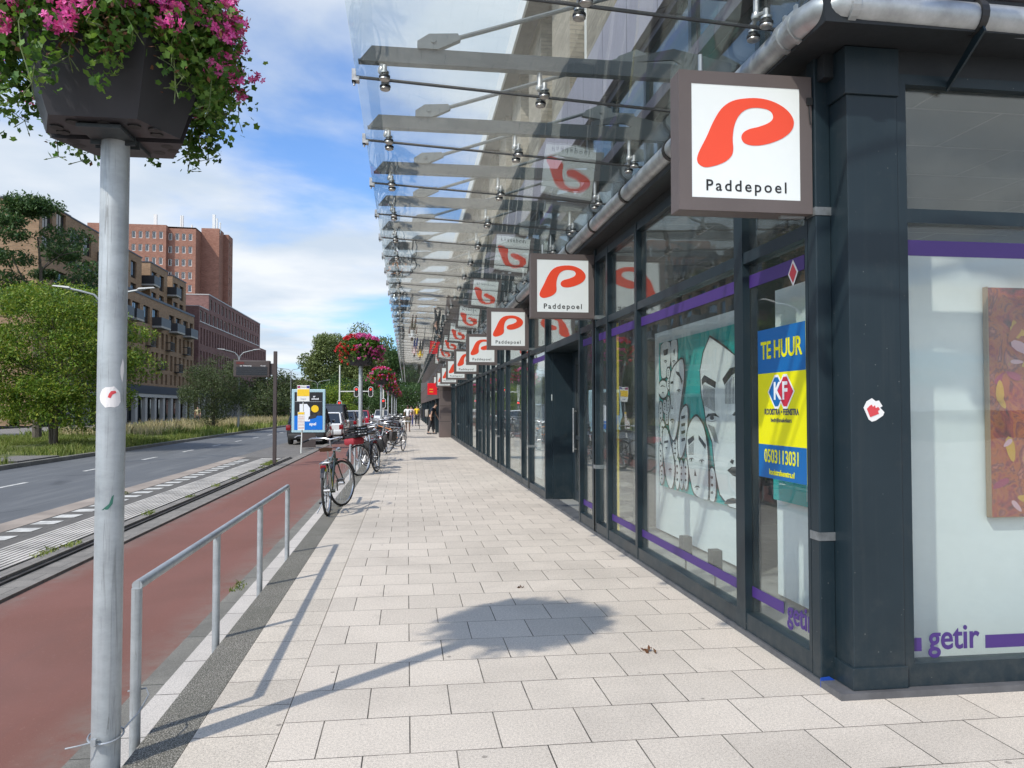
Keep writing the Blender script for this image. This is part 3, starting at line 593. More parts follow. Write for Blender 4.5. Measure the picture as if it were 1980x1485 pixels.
def rentposter():
    t=thing('rental_poster','blue and yellow TE HUUR poster stuck inside the corner window','poster',(2.262,4.43,1.54))
    by=flat('poster_yellow',(.80,.74,.0),.4); bb=flat('poster_blue',(.0,.12,.36),.4); wt=flat('poster_white',(.8,.8,.8),.4); rd=flat('poster_red',(.55,.02,.05),.4); dk=flat('poster_dark',(.03,.04,.12),.4)
    x=2.262; ya,yb=4.735,4.13
    MB().box(x,x+.003,yb,ya,1.06,2.0).build('sheet',by,t)
    MB().box(x-.0006,x-.0001,yb,ya,1.72,2.0).build('blue_band',bb,t); MB().box(x-.0006,x-.0001,yb,ya,1.06,1.27).build('blue_band',bb,t)
    def tx(n,b,sz,m,y,z,bold=.0,sp=1,sxx=1): text(n,b,sz,m,t,(x-.002-2.262,y-4.43,z-1.54),(math.pi/2,0,-math.pi/2),bold,sp,.0006,sx=sxx)
    tx('headline','TE HUUR',.155,by,4.43,1.86,.003,.98,.82)
    tx('telephone_number','0503113031',.118,by,4.43,1.195,.0015,1,.76); tx('web_address','kooistrafeenstra.nl',.05,by,4.43,1.10,.001,1,.85)
    tx('agent_name','KOOISTRA • FEENSTRA',.052,dk,4.43,1.475,.001,1,.80); tx('agent_line','bedrijfsmakelaars',.038,dk,4.43,1.425,0)
    def dia(cy,cz,a,b,m,h): MB().prism([(-a,0),(-a*.2,-b),(a*.2,-b),(a,0),(a*.2,b),(-a*.2,b)],lambda u,v,hh:(x-.0007-h-hh,cy+u,cz+v),0,.0004).build('emblem',m,t)
    dia(4.485,1.60,.115,.105,wt,0); dia(4.375,1.60,.115,.105,wt,.0001); dia(4.485,1.60,.10,.09,bb,.0006); dia(4.375,1.60,.10,.09,rd,.0008)
    text('emblem_letter','K',.15,wt,t,(-.0022,.045,.06),(math.pi/2,0,-math.pi/2),.004,1,.0004); text('emblem_letter','F',.15,wt,t,(-.0022,-.05,.06),(math.pi/2,0,-math.pi/2),.004,1,.0004)
rentposter()

# ================= GLASS CANOPY =================
CE=BY1+28
C=thing('glass_canopy','long frameless glass canopy hung on steel tie rods over the pavement','canopy',(.9,4.0,3.7))
def cz(x): return 3.76-(x+.35)*(.13/2.42)
XA,XB=-.352,2.07
Yk=[5.29+1.25*k for k in range(-2,50)]
pm=[];
pts=[]
sh_pane=MB().add([(XA,0,cz(XA)),(XB,0,cz(XB)),(XB,1.242,cz(XB)),(XA,1.242,cz(XA)),(XA,0,cz(XA)+.012),(XB,0,cz(XB)+.012),(XB,1.242,cz(XB)+.012),(XA,1.242,cz(XA)+.012)],[(0,3,2,1),(4,5,6,7),(0,1,5,4),(1,2,6,5),(2,3,7,6),(3,0,4,7)]).mesh('glass_pane',m_glassc,off=(.9,4.0,3.7))
# horizontal beam profile
bmk=MB().prism([(-.34,3.872),(-.25,3.985),(2.34,3.985),(2.34,3.872)],lambda u,v,h:(u,h,v),-.012,.012)
bmk.prism([(-.34,3.868),(2.34,3.868),(2.34,3.878),(-.34,3.878)],lambda u,v,h:(u,h,v),-.035,.035)
bmk.prism([(1.6,3.984),(1.9,4.02),(2.2,3.86),(2.2,3.7),(2.34,3.7),(2.34,4.02),(1.9,4.10),(1.6,4.02)][::-1],lambda u,v,h:(u,h,v),-.01,.01)
sh_beam=bmk.mesh('beam',m_steel2,off=(.9,0,3.7))
rod=MB().tube((.30,0,4.065),(1.88,0,4.60),.017,8)
rod.prism([(.06,3.98),(.06,4.03),(.14,4.085),(.34,4.10),(.36,4.06),(.20,3.98)],lambda u,v,h:(u,h,v),-.028,.028)
rod.prism([(1.80,4.55),(1.84,4.61),(2.0,4.68),(2.12,4.64),(2.12,4.5),(1.95,4.53)],lambda u,v,h:(u,h,v),-.026,.026).tube((.17,-.036,4.04),(.17,.036,4.04),.02,8).tube((2.0,-.034,4.6),(2.0,.034,4.6),.02,8)
rod.box(2.05,2.36,-.03,.03,4.5,4.6)
sh_rod=rod.mesh('tie_rod',M('rod_grey',(.10,.115,.12),.5),smooth=True,off=(.9,0,3.7))
jt=MB().add([(XA,-.006,cz(XA)-.004),(XB,-.006,cz(XB)-.004),(XB,.006,cz(XB)-.004),(XA,.006,cz(XA)-.004),(XA,-.006,cz(XA)+.014),(XB,-.006,cz(XB)+.014),(XB,.006,cz(XB)+.014),(XA,.006,cz(XA)+.014)],[(0,3,2,1),(4,5,6,7),(0,1,5,4),(1,2,6,5),(2,3,7,6),(3,0,4,7)])
sh_jt=jt.mesh('silicone_joint',m_rub,off=(.9,0,3.7))
def spider(x):
    z=cz(x); m=MB()
    m.tube((x,0,3.875),(x,0,z+.075),.017,8).lathe([(.024,.05),(.03,.065),(.024,.085)],(x,0,z),10)
    for s_ in (-1,1):
        m.tube((x,0,z+.07),(x+.02,s_*.075,z+.055),.013,6); m.lathe([(.016,-.02),(.016,.07),(.008,.075)],(x+.02,s_*.08,z),8)
        m.lathe([(.012,-.012),(.034,-.018),(.036,-.028),(.03,-.034),(.0,-.035)],(x+.02,s_*.08,z),16)
        m.lathe([(.038,-.004),(.038,-.016)],(x+.02,s_*.08,z),16,mi=1)
        m.lathe([(.03,.014),(.03,.026),(.012,.03)],(x+.02,s_*.08,z),10)
    return m
SPX=(-.18,.92,1.94)
sh_sp=[spider(x).mesh('glass_fitting',[m_stain,m_rub],smooth=True,off=(.9,0,3.7)) for x in SPX]
clip=MB().box(XA-.03,XA+.02,-.03,.03,cz(XA)-.03,cz(XA)-.002).box(XA-.03,XA-.004,-.03,.03,cz(XA)-.03,cz(XA)+.05).tube((XA-.015,.0,cz(XA)-.03),(XA-.015,0,cz(XA)-.055),.008,6)
sh_cl=clip.mesh('edge_clip',m_stain,off=(.9,0,3.7))
nfit=0; restfit=MB()
for k,y in enumerate(Yk):
    link('glass_pane',sh_pane,C,loc=(0,y-1.246+.0,0)).location=(0,y-1.246,0)
    link('beam',sh_beam,C,loc=(0,y-4.0,0)); link('tie_rod',sh_rod,C,loc=(0,y-4.0,0)); link('silicone_joint',sh_jt,C,loc=(0,y-4.0,0)); link('edge_clip',sh_cl,C,loc=(0,y-4.0,0))
    for i,x in enumerate(SPX):
        if k<32: link('glass_fitting',sh_sp[i],C,loc=(0,y-4.0,0))
        else:
            z=cz(x); restfit.box(x-.02,x+.04,y-.1,y+.1,z-.04,z+.08)
o=restfit.build('glass_fitting',m_stain,C); o['kind']='stuff'
for o in [o for o in C.children if o.name.startswith('glass_pane')]: o.location=(0,o.location.y,0)

# ================= SIGNS =================
red=flat('sign_red',(.88,.075,.028),.45); wht=flat('sign_white',(.84,.85,.83),.4); blk=flat('letter_black',(.01,.01,.01),.5)
logo=[(40,925),(45,895),(62,855),(100,780),(140,690),(190,608),(255,558),(340,536),(430,531),(510,546),(580,580),(625,625),(640,672),(622,722),(572,766),(500,800),(430,819),(372,822),(328,808),(312,777),(325,746),(362,723),(420,706),(480,680),(508,652),(506,622),(482,600),(430,590),(372,594),(322,618),(287,662),(266,720),(258,790),(261,850),(250,892),(210,930),(150,956),(90,968),(52,952)]
def make_sign():
    t=thing('hanging_sign','x','sign',(2.215,3.95,2.57),group='square emblem signs along the facade')
    w=.765; fw=.071
    # origin: bottom right front corner; x from -w..0 ; y 0..0.13 ; z 0..w
    f=MB().bbox(-w,0,0.012,.14,0,w,.006).box(-w,-w+fw,0,.0115,0,w).box(-fw,0,0,.0115,0,w).box(-w+fw,-fw,0,.0115,0,fw).box(-w+fw,-fw,0,.0115,w-fw,w)
    f.build('frame',m_taupe,t,w=False)
    MB().box(-w+fw,-fw,.002,.0118,fw,w-fw).build('face_panel',wht,t,w=False)
    a=w-2*fw
    def q(u,v,h): return (-w+fw+a*(u-8)/668,.0015-h,fw+a*(1150-v)/690)
    MB().prism(cr(logo),q,0,.0016).build('emblem',red,t,w=False)
    text('lettering','Paddepoel',.086,blk,t,(-w/2,.0008,fw+a*.105),(math.pi/2,0,0),.0008,1.32,.0008,sx=1.0)
    MB().box(-.16,-.02,.05,.08,-.012,0).build('bracket',m_galv,t,w=False); MB().tube((-w+.15,.07,w),(-w+.15,.07,w+.12),.012,6).build('hanger',m_galv,t,w=False)
    MB().box(-.03,.0,-.012,.0,w-.16,w-.12).path([(-.015,-.006,w-.12),(-.02,-.01,w-.2),(-.012,-.008,w-.27)],.003,5).build('cable',m_rub,t,w=False)
    return t
sg=make_sign()
olab=['largest square sign with a red emblem, nearest the camera beside the corner column','second square red emblem sign from the corner, a dark cable hanging over its face','third square red emblem sign from the corner, above the door recess end','fourth square red emblem sign from the corner, partly behind the third','fifth square red emblem sign from the corner','sixth square red emblem sign from the corner','seventh square red emblem sign from the corner','eighth square red emblem sign from the corner, a sliver showing','ninth and farthest square red emblem sign, by the red sign']
sg['label']=olab[0]
for k in range(1,9): dup(sg,loc=(2.215,3.95+5*k,2.57),label=olab[k])
# ================= FLOWER PLANTERS ON POLES =================
m_leaf=leafmat('geranium_leaf',[(.035,.09,.014),(.07,.17,.025),(.12,.24,.035),(.19,.30,.06)],.4)
m_brown=leafmat('dry_leaf',[(.10,.045,.02),(.16,.07,.035),(.07,.05,.02)],.2)
m_pink=leafmat('petal_pink',[(.62,.05,.28),(.75,.10,.40),(.80,.25,.50)],.3)
m_redp=leafmat('petal_red',[(.60,.02,.02),(.75,.04,.04),(.6,.02,.10)],.3)
m_stem=flat('stem',(.10,.14,.04),.7)
m_tub=M('planter_plastic',(.030,.029,.034),.5,var=.2,bump=.05)
s=N('pole_galv'); p=s.pos(); f=s.noise(s.scale(p,(30,30,1.1)),1.0,5,.7,.6); g2=s.noise(p,16,4,.7)
c=s.ramp(s.noise(s.scale(p,(1,1,2)),3.2,6,.7),(.32,(.27,.29,.30)),(.6,(.40,.43,.44))); c=s.mix(s.ramp(f,(.60,0.),(.72,.6)),c,(.12,.12,.115)); c=s.mix(s.ramp(s.noise(s.scale(p,(1,1,.15)),22,3,.6),(.45,0.),(.75,.35)),c,(.50,.52,.53))
c=s.mix(s.ramp(s.noise(s.scale(p,(60,60,2.2)),1,5,.75,1),(.60,0.),(.66,.55)),c,(.11,.11,.10)); s.bsdf(c,.48,.35,s.bump(g2,.08,.002)); m_pole=s.m
PX,PY=-1.245,3.47
def petals(centers,nf,rad,psz,mat_,name,parent,off):
    # floret clusters: each centre gets nf florets of 5 petals
    c=np.repeat(centers,nf,0)+rvec(len(centers)*nf)*rad*nrg.random((len(centers)*nf,1))**.5
    n=len(c); ax=c-np.repeat(centers,nf,0); ax+=rvec(n)*rad*.5; ax/=np.linalg.norm(ax,axis=1,keepdims=True)
    u=np.cross(ax,rvec(n)); u/=np.linalg.norm(u,axis=1,keepdims=True); w=np.cross(ax,u)
    V=[];
    for k in range(5):
        a=2*math.pi*k/5+.2; d=u*math.cos(a)+w*math.sin(a); e=-u*math.sin(a)+w*math.cos(a); L=psz*(.8+.4*nrg.random((n,1)))
        V.append(np.stack([c,c+d*L*.55+e*L*.3+ax*L*.15,c+d*L+ax*L*.2,c+d*L*.55-e*L*.3+ax*L*.15],1))
    V=np.concatenate(V,0).reshape(-1,3); me=npmesh(name,V-np.array(off),np.arange(len(V)).reshape(-1,4),mat_)
    return link(name,me,parent)
def make_planter(det,label,loc,full=True,rednear=0):
    t=thing('flower_planter',label,'flower planter',loc,group='flower planters on poles')
    base=-.185; H=2.66
    MB().tube((0,0,base),(0,0,H+.02),.0565,24 if det>1 else 12).build('pole',m_pole,t,True,w=False)
    MB().lathe([(.064,base),(.07,base+.012),(.058,base+.03)],(0,0,0),20).build('pole_foot',m_galv,t,w=False)
    # two half hexagonal tubs around the pole
    for sg_ in (-1,1):
        tb=MB(); 
        def ring(r,z,gap=.02):
            pts=[(-r,gap),(-r*.62,r*.9),(r*.62,r*.9),(r,gap)]
            return [(x,sg_*y,z) for x,y in pts]
        r0=ring(.27,H-.0 if sg_<0 else H-.005); r1=ring(.33,H+.18); r2=ring(.40,H+.45); r3=ring(.42,H+.46); r4=ring(.42,H+.48); r5=ring(.36,H+.48); r6=ring(.35,H+.40)
        v=r0+r1+r2+r3+r4+r5+r6; f=[(0,1,2,3)]
        for i in range(6):
            for k in range(4): a=i*4+k; b=i*4+(k+1)%4; f.append((a,b,b+4,a+4))
        f.append((24,25,26,27)); tb.add(v,f)
        o=tb.build('tub',m_tub,t,w=False)
        if det>1:
            for (x,y) in ((-.19,.05),(-.19,.11),(-.10,.18),(.02,.18),(.13,.16),(.19,.07),(.20,.13)): MB().lathe([(.026,H-.006),(.026,H-.0012 if sg_<0 else H-.0062)],(x,sg_*y,0),12).build('drain_hole',m_rub,o,w=False)
    MB().box(-.09,.09,-.03,-.022,H-.04,H-.003).box(-.09,.09,.022,.03,H-.04,H-.003).box(-.085,.085,-.19,.19,H-.022,H-.0075).build('tub_bracket',m_steel2,t,w=False)
    # soil
    MB().lathe([(.33,H+.42),(.3,H+.45)],(0,0,0),12).build('soil',m_soil,t,w=False)
    # foliage: torus-like mound + trailing
    nl=[1100,4200,16000][det]; sz=[.085,.055,.030][det]; full_=det<2
    th=nrg.random(nl)*2*np.pi; z0=H+.42
    kind=nrg.random(nl)
    # mound
    rr=(.50 if full_ else .43)*np.sqrt(nrg.random(nl)); hh=.34*np.sqrt(np.clip(1-(rr/.56)**2,0,1))*(.25+.8*nrg.random(nl))
    P1=np.stack([rr*np.cos(th),rr*np.sin(th),z0+hh],1)
    # trailing skirt in strands
    ns=64; sa=nrg.random(ns)*2*np.pi; sl_=.08+(.40 if det>1 else .5)*nrg.random(ns)**1.7; wob=nrg.random(ns)*6.28; ro=.14+.20*nrg.random(ns)*(1 if det>1 else 1.8); pick=nrg.integers(0,ns,nl); tt=nrg.random(nl)
    ang=sa[pick]+nrg.normal(size=nl)*.10; out=.26+ro[pick]*np.sin(np.minimum(1,tt*1.3)*np.pi*.5)*.8+.035*nrg.normal(size=nl); ang=ang+.16*np.sin(tt*4+wob[pick])*tt; dz=.12*np.sin(tt*np.pi*.6)-tt**1.5*sl_[pick]*1.1
    P2=np.stack([out*np.cos(ang),out*np.sin(ang),z0+dz+.02*nrg.normal(size=nl)],1)
    Pn=np.where((kind<(.62 if full_ else .45))[:,None],P1,P2)+nrg.normal(size=(nl,3))*.012
    nr=int(nl*(.52 if det>1 else .75)); ar=nrg.random(nr)*2*np.pi; q_=nrg.random(nr); clump=.5+.5*np.sin(ar*9+1.3*np.sin(ar*4)); rr_=.385+(.11 if det>1 else .17)*nrg.random(nr)*(.5+clump*.6)
    Pr=np.stack([rr_*np.cos(ar),rr_*np.sin(ar),z0+.16-(.52 if det>1 else .42)*q_**1.3*(.5+.6*clump)],1)+nrg.normal(size=(nr,3))*.015
    Pn=np.concatenate([Pn,Pr]); nb=int(nl*.10)
    v,f=(lobeleaf(Pn[nb:],sz,.5) if det>1 else leafcards(Pn[nb:],sz,.95,up=.9)); link('foliage',npmesh('foliage',v,f,m_leaf),t)
    bp=P2[:nb]+nrg.normal(size=(nb,3))*.02; v,f=leafcards(bp,sz*.8,.6); link('withered_leaves',npmesh('withered_leaves',v,f,m_brown),t)
    if det>1:
        st=MB()
        for i in range(ns):
            a=sa[i]; L=sl_[i]; pts=[]
            for q in range(7):
                q/=6; o_=.26+ro[i]*math.sin(min(1,q*1.3)*math.pi*.5)*.8; a2=a+.16*math.sin(q*4+wob[i])*q; pts.append((o_*math.cos(a2),o_*math.sin(a2),z0+.12*math.sin(q*math.pi*.6)-q**1.5*L*1.1))
            st.path(pts,.0022,5)
            e=Vector(pts[-1])
            for q in range(4):
                d=Vector((rnd.uniform(-1,1),rnd.uniform(-1,1),rnd.uniform(-1,.5))).normalized()*.05; st.tube(e,e+d,.0016,4); st.tube(e+d,e+d*1.3,.004,4,r2=.001)
        st.build('stems',m_stem,t,True,w=False)
        # dangling dry stems across the tub face
        ds=MB()
        for i in range(10):
            a=-math.pi/2+rnd.uniform(-.9,.9); p0=Vector((.41*math.cos(a),.41*math.sin(a),z0+.02)); pts=[p0]
            for q in range(6): p0=p0+Vector((rnd.uniform(-.05,.05),rnd.uniform(-.02,.012),rnd.uniform(-.06,-.015))); pts.append(p0.copy())
            ds.path(pts,.0028,5)
            nbb=nrg.normal(size=(14,3))*.02+np.array(pts[-2]); v,f=leafcards(nbb,.024,.6); 
            if i%2==0: o=link('withered_leaves',npmesh('withered_leaves',v,f,m_brown),t)
        ds.build('dry_stems',flat('dry_stem',(.13,.08,.04),.7),t,True,w=False)
    nc=[170,330,300][det]
    a=nrg.random(nc)*2*np.pi; k2=nrg.random(nc)
    rc=.48*np.sqrt(nrg.random(nc)); top=np.stack([rc*np.cos(a),rc*np.sin(a),z0+.06+.37*np.sqrt(np.clip(1-(rc/.58)**2,0,1))],1)
    pk=nrg.integers(0,ns,nc); tt=nrg.random(nc)**.8; aa=sa[pk]; oo=.30+ro[pk]*np.sin(np.minimum(1,tt*1.3)*np.pi*.5)*.8+.03; aa=aa+.16*np.sin(tt*4+wob[pk])*tt; sk=np.stack([oo*np.cos(aa),oo*np.sin(aa),z0+.03+.12*np.sin(tt*np.pi*.6)-tt**1.5*sl_[pk]*1.1],1)
    rr2=.50 if det>1 else .56; rim=np.stack([rr2*np.cos(a),rr2*np.sin(a),z0+.16-(.34 if det>1 else .42)*nrg.random(nc)],1); cen=np.where((k2<.38)[:,None],top,np.where((k2<.68)[:,None],rim,sk))
    isred=(cen[:,0]<-.1) if rednear==1 else (nrg.random(nc)<(.12 if rednear==0 else .45))
    nf=[4,6,9][det]; ps=[.042,.026,.020][det]; rad=[.045,.045,.040][det]
    if det>1: isred=nrg.random(len(cen))<.07
    petals(cen[~isred],nf,rad,ps,m_pink,'pink_blossoms',t,(0,0,0)); petals(cen[isred],nf,rad,ps,m_redp,'red_blossoms',t,(0,0,0))
    return t
pl=make_planter(2,'nearest grey pole with a black tub of pink trailing flowers, cut by the left edge',(PX,PY,0))
# things on the near pole: remains of stickers
def onpole(name,pts,mat_,a0,z0,parent,h=.0006):
    mb=MB(); cx=sum(p[0] for p in pts)/len(pts); cy=sum(p[1] for p in pts)/len(pts); n=len(pts); v=[];f=[]; R5=[1,.75,.5,.25,.02]
    for q in R5:
        for (u,w_) in pts:
            u2=cx+(u-cx)*q; v2=cy+(w_-cy)*q; rr_=.0565+h+.0006; v.append((rr_*math.sin(a0+u2/.0565),-rr_*math.cos(a0+u2/.0565),z0+v2))
    for i in range(4):
        for k in range(n): j=(k+1)%n; f.append((i*n+k,i*n+j,(i+1)*n+j,(i+1)*n+k))
    mb.add(v,f).build(name,mat_,parent,w=False)
def blob(rx,ry,n,j,seed):
    r_=random.Random(seed); return [(rx*math.cos(2*math.pi*k/n)*(1+r_.uniform(-j,j)),ry*math.sin(2*math.pi*k/n)*(1+r_.uniform(-j,j))) for k in range(n)]
aview=-math.atan2(1.245,3.47)*-1
onpole('torn_sticker',blob(.042,.046,16,.13,3),flat('sticker_white',(.75,.72,.7)),aview-.08,1.545,pl)
onpole('torn_sticker',[(-.012,-.010),(-.002,-.014),(.006,.002),(.02,.008),(.016,.018),(.0,.016),(-.008,.004)],flat('sticker_red',(.6,.05,.06)),aview-.03,1.555,pl,.0013)
onpole('torn_sticker',blob(.008,.045,9,.3,5),flat('sticker_white',(.75,.72,.7)),aview+.75,1.655,pl)
onpole('torn_sticker',[(-.030,-.035),(-.005,-.032),(.012,-.01),(.016,.028),(.008,.02),(.002,-.008),(-.012,-.026)],flat('sticker_green',(.03,.14,.10)),aview-.02,1.11,pl,.0006)
MB().path([(.068*math.cos(a),.068*math.sin(a),.13+.01*math.sin(a)) for a in [k*math.pi/10 for k in range(20)]],.004,6,closed=True).path([(.06,.03,.14),(.09,.12,.17),(.09,.25,.20),(.06,.31,.21),(-.02,.31,.2)],.004,6).path([(-.02,-.067,.13),(-.08,-.09,.125),(-.13,-.07,.11)],.0035,6).box(-.03,-.01,-.085,-.065,.12,.145).build('tie_wire',m_galv,pl,True,w=False)
plabs=['second flower planter along the path, large pink and red mass above the parked bicycles','third flower planter along the path','fourth flower planter along the path','fifth flower planter along the path','sixth flower planter along the path','seventh flower planter, farthest down the path']
p2=make_planter(1,plabs[0],(PX,21.2,0),rednear=1)
p3=make_planter(0,plabs[1],(PX,38.0,0),rednear=2)
for k in range(4): dup(p3,loc=(PX,52.0+13*k,0),rz=1.1*(k+1),label=plabs[k+2])

# ================= RAILS =================
def rail(Y,n,label,loc_x=-1.225,sp=1.5):
    t=thing('railing',label,'railing',(loc_x,Y,0),group='tubular railings along the kerb')
    top=.685
    MB().path([(0,-.0,top),(0,(n-1)*sp,top)],.0235,12).build('top_rail',m_pole,t,True,w=False)
    for k in range(n):
        MB().tube((0,k*sp,-.185),(0,k*sp,top-.012),.0235,12).build('post',m_pole,t,True,w=False)
        MB().box(-.035,.03,k*sp-.035,k*sp+.035,-.184,-.176).build('foot_plate',m_galv,t,w=False)
    return t
rail(3.76,4,'nearest tubular galvanised railing with four posts, tied to the planter pole')
rail(12.0,2,'short galvanised bike hoop beside the bicycle with the brown saddle',sp=.8)
rail(17.2,3,'galvanised railing behind the bicycle with the crate')
rail(25.5,4,'farther galvanised railing among the parked bicycles')
rail(43,4,'farthest galvanised railing past the orange bicycle')

# ================= BUS STOP THINGS =================
m_bron=M('brown_paint',(.055,.040,.036),.5,var=.12,bump=.04)
t=thing('departure_display','brown post with a dark electronic departure board at the bus platform','information display',(-3.83,23.2,-.12))
MB().bbox(-3.87,-3.77,23.15,23.25,-.13,3.16,.01).build('post',m_bron,t)
o=MB().bbox(-4.98,-3.96,23.1,23.3,2.40,2.88,.02).box(-3.965,-3.87,23.16,23.24,2.47,2.8).build('display_case',m_bron,t)
MB().box(-4.90,-4.03,23.094,23.099,2.45,2.70).build('display_screen',flat('screen_dark',(.006,.007,.01),.25),o)
lb=MB()
for z in (2.50,2.56,2.62,2.67): lb.box(-4.89,-4.04,23.0925,23.0935,z,z+.012)
lb.build('screen_lines',flat('screen_line',(.02,.02,.025),.4),o)
MB().box(-4.90,-4.68,23.094,23.099,2.77,2.84).build('red_logo_plate',flat('dark_red',(.10,.015,.01),.5),o)
text('header_lettering','Lijn   Bestemming',.045,flat('white_print',(.7,.7,.7)),o,(-4.80+3.83,23.0935-23.2,2.725+.12),(math.pi/2,0,0),.001,1,.0005,align='LEFT')
text('header_lettering','Vertrek',.045,flat('white_print',(.7,.7,.7)),o,(-4.15+3.83,23.0935-23.2,2.725+.12),(math.pi/2,0,0),.001,1,.0005)
# ad panel
t=thing('advertising_panel','pale blue framed advertising panel behind the bus stop sign, black and blue poster','advertising panel',(-3.95,32.8,-.12))
MB().bbox(-4.72,-3.36,32.72,32.9,.48,2.28,.03).build('frame',flat('ad_frame',(.38,.55,.60),.35),t)
MB().box(-4.3,-3.75,32.75,32.87,-.13,.48).build('foot',m_bron,t)
o=MB().box(-4.61,-3.47,32.714,32.719,.60,2.16).build('poster',flat('ad_black',(.012,.012,.014),.3),t)
MB().box(-4.61,-3.47,32.711,32.7135,.60,1.18).build('blue_field',flat('ad_blue',(.0,.16,.62),.3),o)
MB().lathe([(.15,32.7105),(.15,32.7132)],(-3.78,0,1.47),20,axis='y').build('yellow_disc',flat('ad_yellow',(.85,.55,.01),.4),o)
MB().prism([(0,0),(.42,0),(.42,.55),(.3,.72),(0,.72)],lambda u,v,h:(-4.40+u,32.712-h,.95+v),0,.0015).build('price_tag',flat('ad_white',(.8,.82,.85),.4),o)
MB().prism([(0,0),(.3,.07),(.38,.2),(.25,.25),(.02,.12)],lambda u,v,h:(-4.05+u,32.71-h,1.02+v),0,.001).prism([(0,0),(.16,.06),(.18,.18),(.04,.18)],lambda u,v,h:(-3.72+u,32.71-h,1.17+v),0,.001).build('shoe_picture',flat('ad_shoe',(.03,.03,.035)),o)
def tt_(b,sz,x,z,bo=.004): text('lettering',b,sz,flat('ad_white',(.8,.82,.85)),o,(x+3.95,32.7085-32.8,z+.12),(math.pi/2,0,0),bo,1,.0005,align='LEFT')
tt_('apel',.17,-4.0,.84,.006); tt_('er',.11,-3.86,1.98); tt_('school',.11,-3.92,1.88); MB().box(-4.58,-3.5,32.711,32.713,1.76,1.775).build('grey_rule',m_galv,o)
# bus stop sign
t=thing('bus_stop_sign','slim white bus stop pole with yellow and white timetable plates','bus stop sign',(-3.78,28.6,-.12))
MB().tube((-3.78,28.6,-.13),(-3.70,28.6,2.3),.025,10).build('pole',flat('pole_white',(.65,.66,.62)),t,True)
o=MB().bbox(-3.93,-3.49,28.53,28.56,1.74,2.32,.008).build('stop_plate',flat('plate_white',(.78,.78,.74)),t)
MB().box(-3.92,-3.50,28.526,28.5295,1.93,2.18).build('yellow_field',flat('plate_yellow',(.85,.55,.02)),o)
MB().box(-3.92,-3.82,28.526,28.5295,2.22,2.30).build('line_field',flat('plate_red',(.3,.03,.12)),o); MB().box(-3.6,-3.50,28.526,28.5295,2.22,2.30).build('line_field',flat('plate_navy',(.03,.03,.25)),o)
text('stop_lettering','Bushalte',.05,flat('ad_shoe',(.03,.03,.035)),o,(.07,-.0765,2.26+.12),(math.pi/2,0,0),0,1,.0004)
text('stop_lettering','Paddepoel',.045,flat('plate_navy',(.03,.03,.25)),o,(.07,-.0765,1.83+.12),(math.pi/2,0,0),0,1,.0004)
o=MB().box(-3.90,-3.66,28.53,28.56,.70,1.36).build('timetable_case',flat('plate_white',(.78,.78,.74)),t)
MB().box(-3.89,-3.67,28.526,28.5295,1.27,1.35).build('yellow_field',flat('plate_yellow',(.85,.55,.02)),o)
ln=MB()
for z in (.76,.80,.88,.92,.99,1.03,1.10,1.14,1.2): ln.box(-3.885,-3.68,28.526,28.529,z,z+.012)
ln.build('timetable_lines',flat('print_red',(.6,.25,.18)),o)

# ================= STREET LAMPS / TRAFFIC LIGHTS =================
def lamp(x,y,H,arm,label,z0=-.12):
    t=thing('street_lamp',label,'street lamp',(x,y,z0),group='two-armed street lamps')
    m=flat('lamp_grey',(.27,.29,.29),.4,.3)
    MB().tube((0,0,0),(0,0,H-.8),.09,10,r2=.05).build('pole',m,t,True,w=False)
    for sg_ in (-1,1):
        o=MB().path([(0,0,H-.8),(sg_*.08,0,H-.45),(sg_*.3,0,H-.22),(sg_*arm*.6,0,H-.10),(sg_*arm,0,H)],.035,8).build('arm',m,t,True,w=False)
        MB().add([(sg_*(arm-.25),-.08,H-.03),(sg_*(arm+.30),-.06,H+.03),(sg_*(arm+.30),.06,H+.03),(sg_*(arm-.25),.08,H-.03),(sg_*(arm-.2),-.05,H+.03),(sg_*(arm+.25),-.04,H+.065),(sg_*(arm+.25),.04,H+.065),(sg_*(arm-.2),.05,H+.03)],[(0,1,2,3),(4,5,6,7),(0,1,5,4),(1,2,6,5),(2,3,7,6),(3,0,4,7)]).build('lamp_head',flat('lamp_head',(.28,.29,.29),.4),o,w=False)
    return t
lamp(-9.60,26,5.45,1.25,'nearest two-armed street lamp, its pole hidden by the grey planter pole')
lamp(-11.9,57,5.8,1.2,'two-armed street lamp behind the departure board')
lamp(-16.0,110,7.2,1.9,'distant tall two-armed street lamp left of the poplars')
lamp(-12.6,112,5.6,1.5,'distant lower two-armed street lamp before the poplars')
def tl_head(t,x,y,z,lit=0):
    o=MB().bbox(x-.16,x+.16,y-.02,y+.02,z-.42,z+.42,.015).build('backing_board',flat('tl_black',(.015,.015,.015)),t)
    pts=[(.21*math.cos(a),(.27 if math.sin(a)>0 else -.27)+.21*math.sin(a)) for a in [k*math.pi/10 for k in range(20)]]
    MB().path([(x+u,y-.03,z+v) for u,v in pts],.022,6,closed=True).build('white_border',flat('tl_white',(.75,.75,.72)),o,True)
    for k in range(3):
        MB().lathe([(.075,-.06),(.085,-.03)],(x,y,z+.24-.24*k),12,axis='y').build('lens',flat('lens_red',(.5,.01,.01),emis=(1,.03,.02),es=2.5) if k==0 else flat('lens_dark',(.03,.03,.02)),o)
def lightmast(label,x,y,z0,H,armz,heads):
    t=thing('traffic_light',label,'traffic light',(x,y,z0))
    MB().tube((x,y,z0),(x,y,H),.085,10,r2=.06).build('mast',flat('mast_cream',(.62,.62,.56),.4),t,True)
    if armz: MB().tube((x,y,armz),(x+3.2,y,armz+.02),.05,8).build('arm',flat('mast_cream',(.62,.62,.56),.4),t,True)
    for hx,hz in heads: tl_head(t,hx,y-.12,hz)
